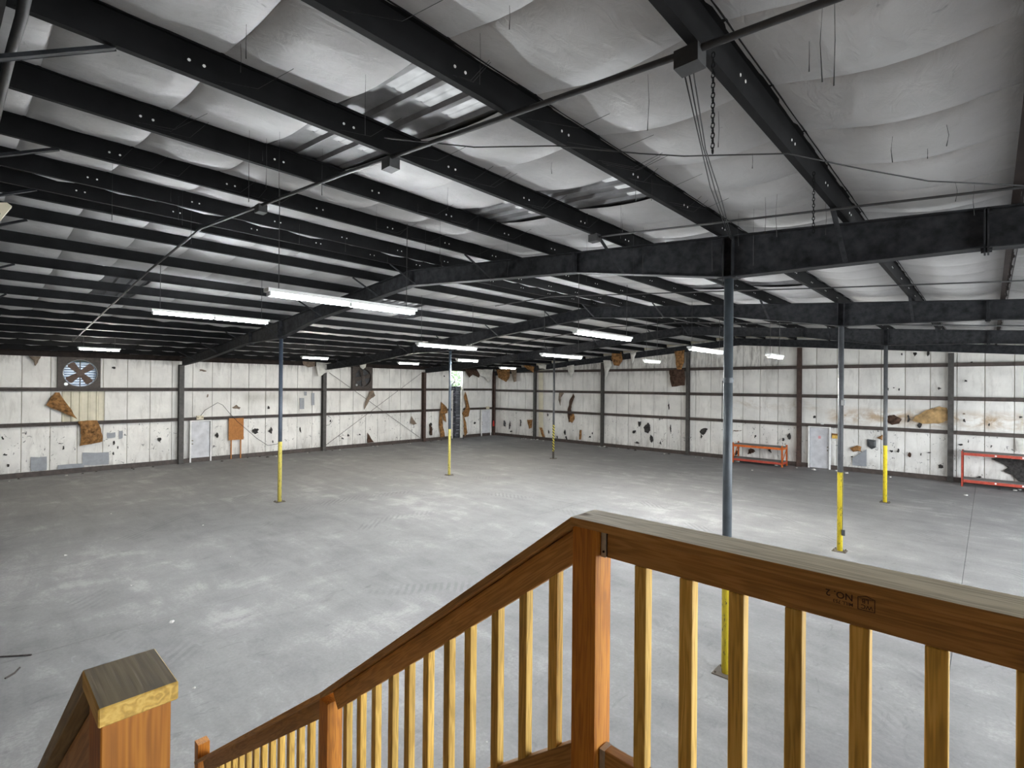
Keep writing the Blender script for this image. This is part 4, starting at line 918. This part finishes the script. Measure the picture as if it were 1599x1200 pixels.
for y in (-1.38, -.65, .10, .75, 1.41): board('joist', (XE+.02, y, DECK-.135), (1.55, y, DECK-.135), (0, 0, 1), .185, .038, 'rail_wood', ld_)
for x in (-.80, 1.48):
    for y in (-1.3, .15, 1.36): board('support_post', (x, y, 0), (x, y, DECK-.232), (1, 0, 0), .089, .089, 'post_wood', ld_)
XB = -4.72; RISE = 2.78; NS = 15
st = thing('wooden_stair', (-2.8, .75, 0), 'wooden stair running down from the landing to the concrete floor', 'stair')
for y in (.20, 1.30):
    b = MB(); b.prism([(XE-.005, y-.019, DECK-.06), (XB+.1, y-.019, .12), (XB-.1, y-.019, 0), (XB+.25, y-.019, 0), (XE-.005, y-.019, DECK-.36)], (0, .038, 0)); part(b, 'stringer', 'rail_wood', st)
run = (XE-XB)/NS
for i in range(1, NS):
    z = DECK-i*RISE/NS; x = XE-(i-.5)*run
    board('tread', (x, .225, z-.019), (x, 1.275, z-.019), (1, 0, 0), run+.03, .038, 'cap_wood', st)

Ya = 1.345                                          # camera-side face of the posts
Yf = 1.372                                          # camera-side face of rails and balusters
fr = thing('guard_railing', (-.95, 1.39, 0), 'long wooden guard railing beside the landing and down the stair, grade stamp on its rail', 'railing')
zcap = 3.685
cy = 1.39
# corner post, mid post, newel
board('post', (-.9385, Ya+.0445, DECK-.25), (-.9385, Ya+.0445, zcap-.028), (1, 0, 0), .089, .089, 'post_wood', fr)
MIDX = -2.64
board('post', (MIDX+.0, Ya+.0445, .95), (MIDX, Ya+.0445, 2.375), (1, 0, 0), .089, .089, 'post_wood', fr)
board('post', (-4.83, Ya+.0445, 0), (-4.83, Ya+.0445, 1.09), (1, 0, 0), .089, .089, 'post_wood', fr)
board('post', (1.50, Ya+.0445, DECK-.25), (1.50, Ya+.0445, zcap-.028), (1, 0, 0), .089, .089, 'post_wood', fr)
# level cap, sub-rail, bottom rail
board('cap_rail', (-.975, cy, zcap-.013), (1.6, cy, zcap-.013), (0, 1, 0), .14, .026, 'rail_wood', fr, top='cap_wood')  # weathered top; strong light on it and edge shade are also in the colours
RZ1, RZ0 = zcap-.028, zcap-.117
rail = board('top_rail', (-.893, Yf+.019, (RZ1+RZ0)/2), (1.455, Yf+.019, (RZ1+RZ0)/2), (0, 0, 1), .089, .038, 'rail_wood', fr)
BR = 2.965
board('bottom_rail', (-.893, Yf+.019, BR-.045), (1.455, Yf+.019, BR-.045), (0, 0, 1), .089, .038, 'rail_wood', fr)
bx_ = [onY(px, 1000, Yf).x+.019 for px in (990, 1060, 1137, 1225, 1326, 1444, 1588)]
while bx_[-1] < 1.25: bx_.append(bx_[-1]+.1345)
for x in bx_: board('baluster', (x, Yf+.019, BR+.001), (x, Yf+.019, RZ0-.001), (1, 0, 0), .038, .038, 'pine_wood', fr)
# sloped stair rail in two lengths
seg = [((-.972, zcap), (MIDX, 2.430)), ((MIDX, 2.430), (-4.80, .965))]
def ztop(x):
    for (xa, za), (xb2, zb2) in seg:
        if xb2 <= x <= xa: return za+(zb2-za)*(x-xa)/(xb2-xa)
    return zcap
for k, ((xa, za), (xb2, zb2)) in enumerate(seg):
    d = Vector((xb2-xa, 0, zb2-za)).normalized(); nrm = Vector((-d.z, 0, d.x)); nrm = nrm if nrm.z > 0 else -nrm
    A = Vector((xa, 0, za)); E_ = Vector((xb2, 0, zb2))
    board('cap_rail', A+Vector((0, cy, 0))-nrm*.013, E_+Vector((0, cy, 0))-nrm*.013, (0, 1, 0), .14, .026, 'rail_wood', fr)
    a2 = A+Vector((0, Yf+.019, 0))-nrm*.073; e2 = E_+Vector((0, Yf+.019, 0))-nrm*.073
    sh = .058/abs(d.x)
    board('top_rail', a2+d*(.035 if k == 0 else .065), e2-d*.045, nrm, .089, .038, 'rail_wood', fr)
    dz = .70 if k == 0 else .68
    board('bottom_rail', a2+d*.035+Vector((0, 0, -dz)), e2-d*.05+Vector((0, 0, -dz)), nrm, .089, .038, 'rail_wood', fr)
xs = [onY(px, 1050, Yf).x+.019 for px in (855, 809, 766, 724, 692, 660, 631, 606, 580)]
while xs[-1] > -4.5: xs.append(xs[-1]-.136)
for x in xs:
    if abs(x-MIDX) < .075: continue
    t = ztop(x)-.13; board('baluster', (x, Yf+.019, t-.66+.0), (x, Yf+.019, t), (1, 0, 0), .037, .035, 'pine_wood', fr)
# rail hangers
for x0, x1, z0, z1 in [(-.890, -.872, zcap-.118, zcap-.03), (-.999, -.985, zcap-.155, zcap-.045), (-.890, -.872, BR-.09, BR)]:
    b = MB(); b.box(x0, x1, Yf-.003, Yf+.041, z0, z1); part(b, 'rail_hanger', 'galvanised', fr, label='galvanised rail hanger')
b = MB(); b.box(-.8705, -.868, Yf-.0025, Yf+.039, zcap-.112, zcap-.03)
for zz in (zcap-.10,): b.tube([(-.8795, Yf-.004, zz), (-.8795, Yf-.007, zz)], .0035, 8)
part(b, 'hanger_screw', 'steel_black', fr)
# grade stamp printed upside down on the rail face
def textmesh(s, size, sx=1.0):
    cu = bpy.data.curves.new('t', 'FONT'); cu.body = s; cu.size = size; cu.resolution_u = 3; cu.align_x = 'LEFT'; cu.offset = size*.012
    o = bpy.data.objects.new('t', cu); COL.objects.link(o); bpy.context.view_layer.update()
    me = bpy.data.meshes.new_from_object(o.evaluated_get(bpy.context.evaluated_depsgraph_get())); bpy.data.objects.remove(o); return me
P0 = onY(1366, 957, Yf)                             # upright origin (its top-left when read the right way up is image lower right)
sp = MB()
def stamp(me_v, me_f, dx, dz):
    n = len(sp.v)
    for x, z in me_v: sp.v.append((P0.x-(x+dx), Yf-.0006, P0.z+.0-(z+dz)+.0))
    for f in me_f: sp.f.append(tuple(n+i for i in f))
def stext(s, size, dx, dz):
    me = textmesh(s, size); stamp([(v.co.x, v.co.y) for v in me.vertices], [tuple(p.vertices) for p in me.polygons], dx, dz)
def sline(pts, th):
    for a, e in zip(pts[:-1], pts[1:]):
        a = Vector(a); e = Vector(e); d = (e-a).normalized(); s_ = Vector((-d.y, d.x))*th/2; a = a-d*th/2; e = e+d*th/2
        stamp([tuple(a+s_), tuple(e+s_), tuple(e-s_), tuple(a-s_)], [(0, 1, 2, 3)], 0, 0)
sline([(0, .001), (.031, .001), (.031, -.026), (.0155, -.031), (0, -.026), (0, .001)], .0016)
stext('WC', .013, .003, -.011); stext('LB', .013, .0105, -.0235); sline([(.003, -.025), (.028, -.025)], .0012)
stext('MILL 753', .0105, .040, -.0075); stext('NO. 2', .021, .040, -.0265)
sline([(.001, -.0345), (.022, -.0345)], .0018); sline([(.026, -.0345), (.040, -.0345)], .0012); sline([(.045, -.0345), (.068, -.0345)], .0018); sline([(.076, -.0345), (.094, -.0345)], .0012)
part(sp, 'grade_stamp', 'stamp_ink', fr, label='dark lumber grade stamp printed upside down')

# near railing: only its top post shows
nr = thing('stair_railing', (-.88, .165, 0), 'near wooden stair railing whose square capped post stands alone in front', 'railing')
zc2 = 3.685
board('post', (-.885, .163, DECK-.25), (-.885, .163, zc2-.0255), (0, 1, 0), .078, .089, 'post_wood', nr)
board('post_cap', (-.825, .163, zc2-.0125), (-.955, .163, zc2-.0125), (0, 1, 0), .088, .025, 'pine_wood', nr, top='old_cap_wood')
d = Vector((-1, 0, -.74)).normalized(); nrm = Vector((-.74, 0, 1)).normalized()
A = Vector((-.955, .163, zc2)); E_ = A+d*4.6
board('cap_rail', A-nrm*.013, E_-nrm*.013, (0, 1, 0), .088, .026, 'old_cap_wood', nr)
board('top_rail', A-nrm*.073+d*.02, E_-nrm*.073, nrm, .089, .038, 'rail_wood', nr)
board('bottom_rail', A-nrm*.073+d*.02-Vector((0, 0, .7)), E_-nrm*.073-Vector((0, 0, .7)), nrm, .089, .038, 'rail_wood', nr)
for i in range(27):
    x = -1.05-i*.134; t = zc2-(-.955-x)*.74-.15; board('baluster', (x, .163, t-.66), (x, .163, t+.004), (1, 0, 0), .038, .038, 'pine_wood', nr)
board('post', (E_.x, .163, 0), (E_.x, .163, E_.z+.08), (1, 0, 0), .089, .089, 'post_wood', nr)

# ------------------------------------------------------------------ pieces that belong to a part
bpy.context.view_layer.update()
def sub(o, par):
    mw = o.matrix_world.copy(); o.parent = par; o.matrix_parent_inverse = par.matrix_world.inverted(); o.matrix_basis = mw
for o in [c for c in fr.children if c.name.startswith('grade_stamp')]: sub(o, rail)
posts = [c for c in fr.children if c.name.startswith('post')]
for o in [c for c in fr.children if c.name.startswith(('rail_hanger', 'hanger_screw'))]: sub(o, posts[0])
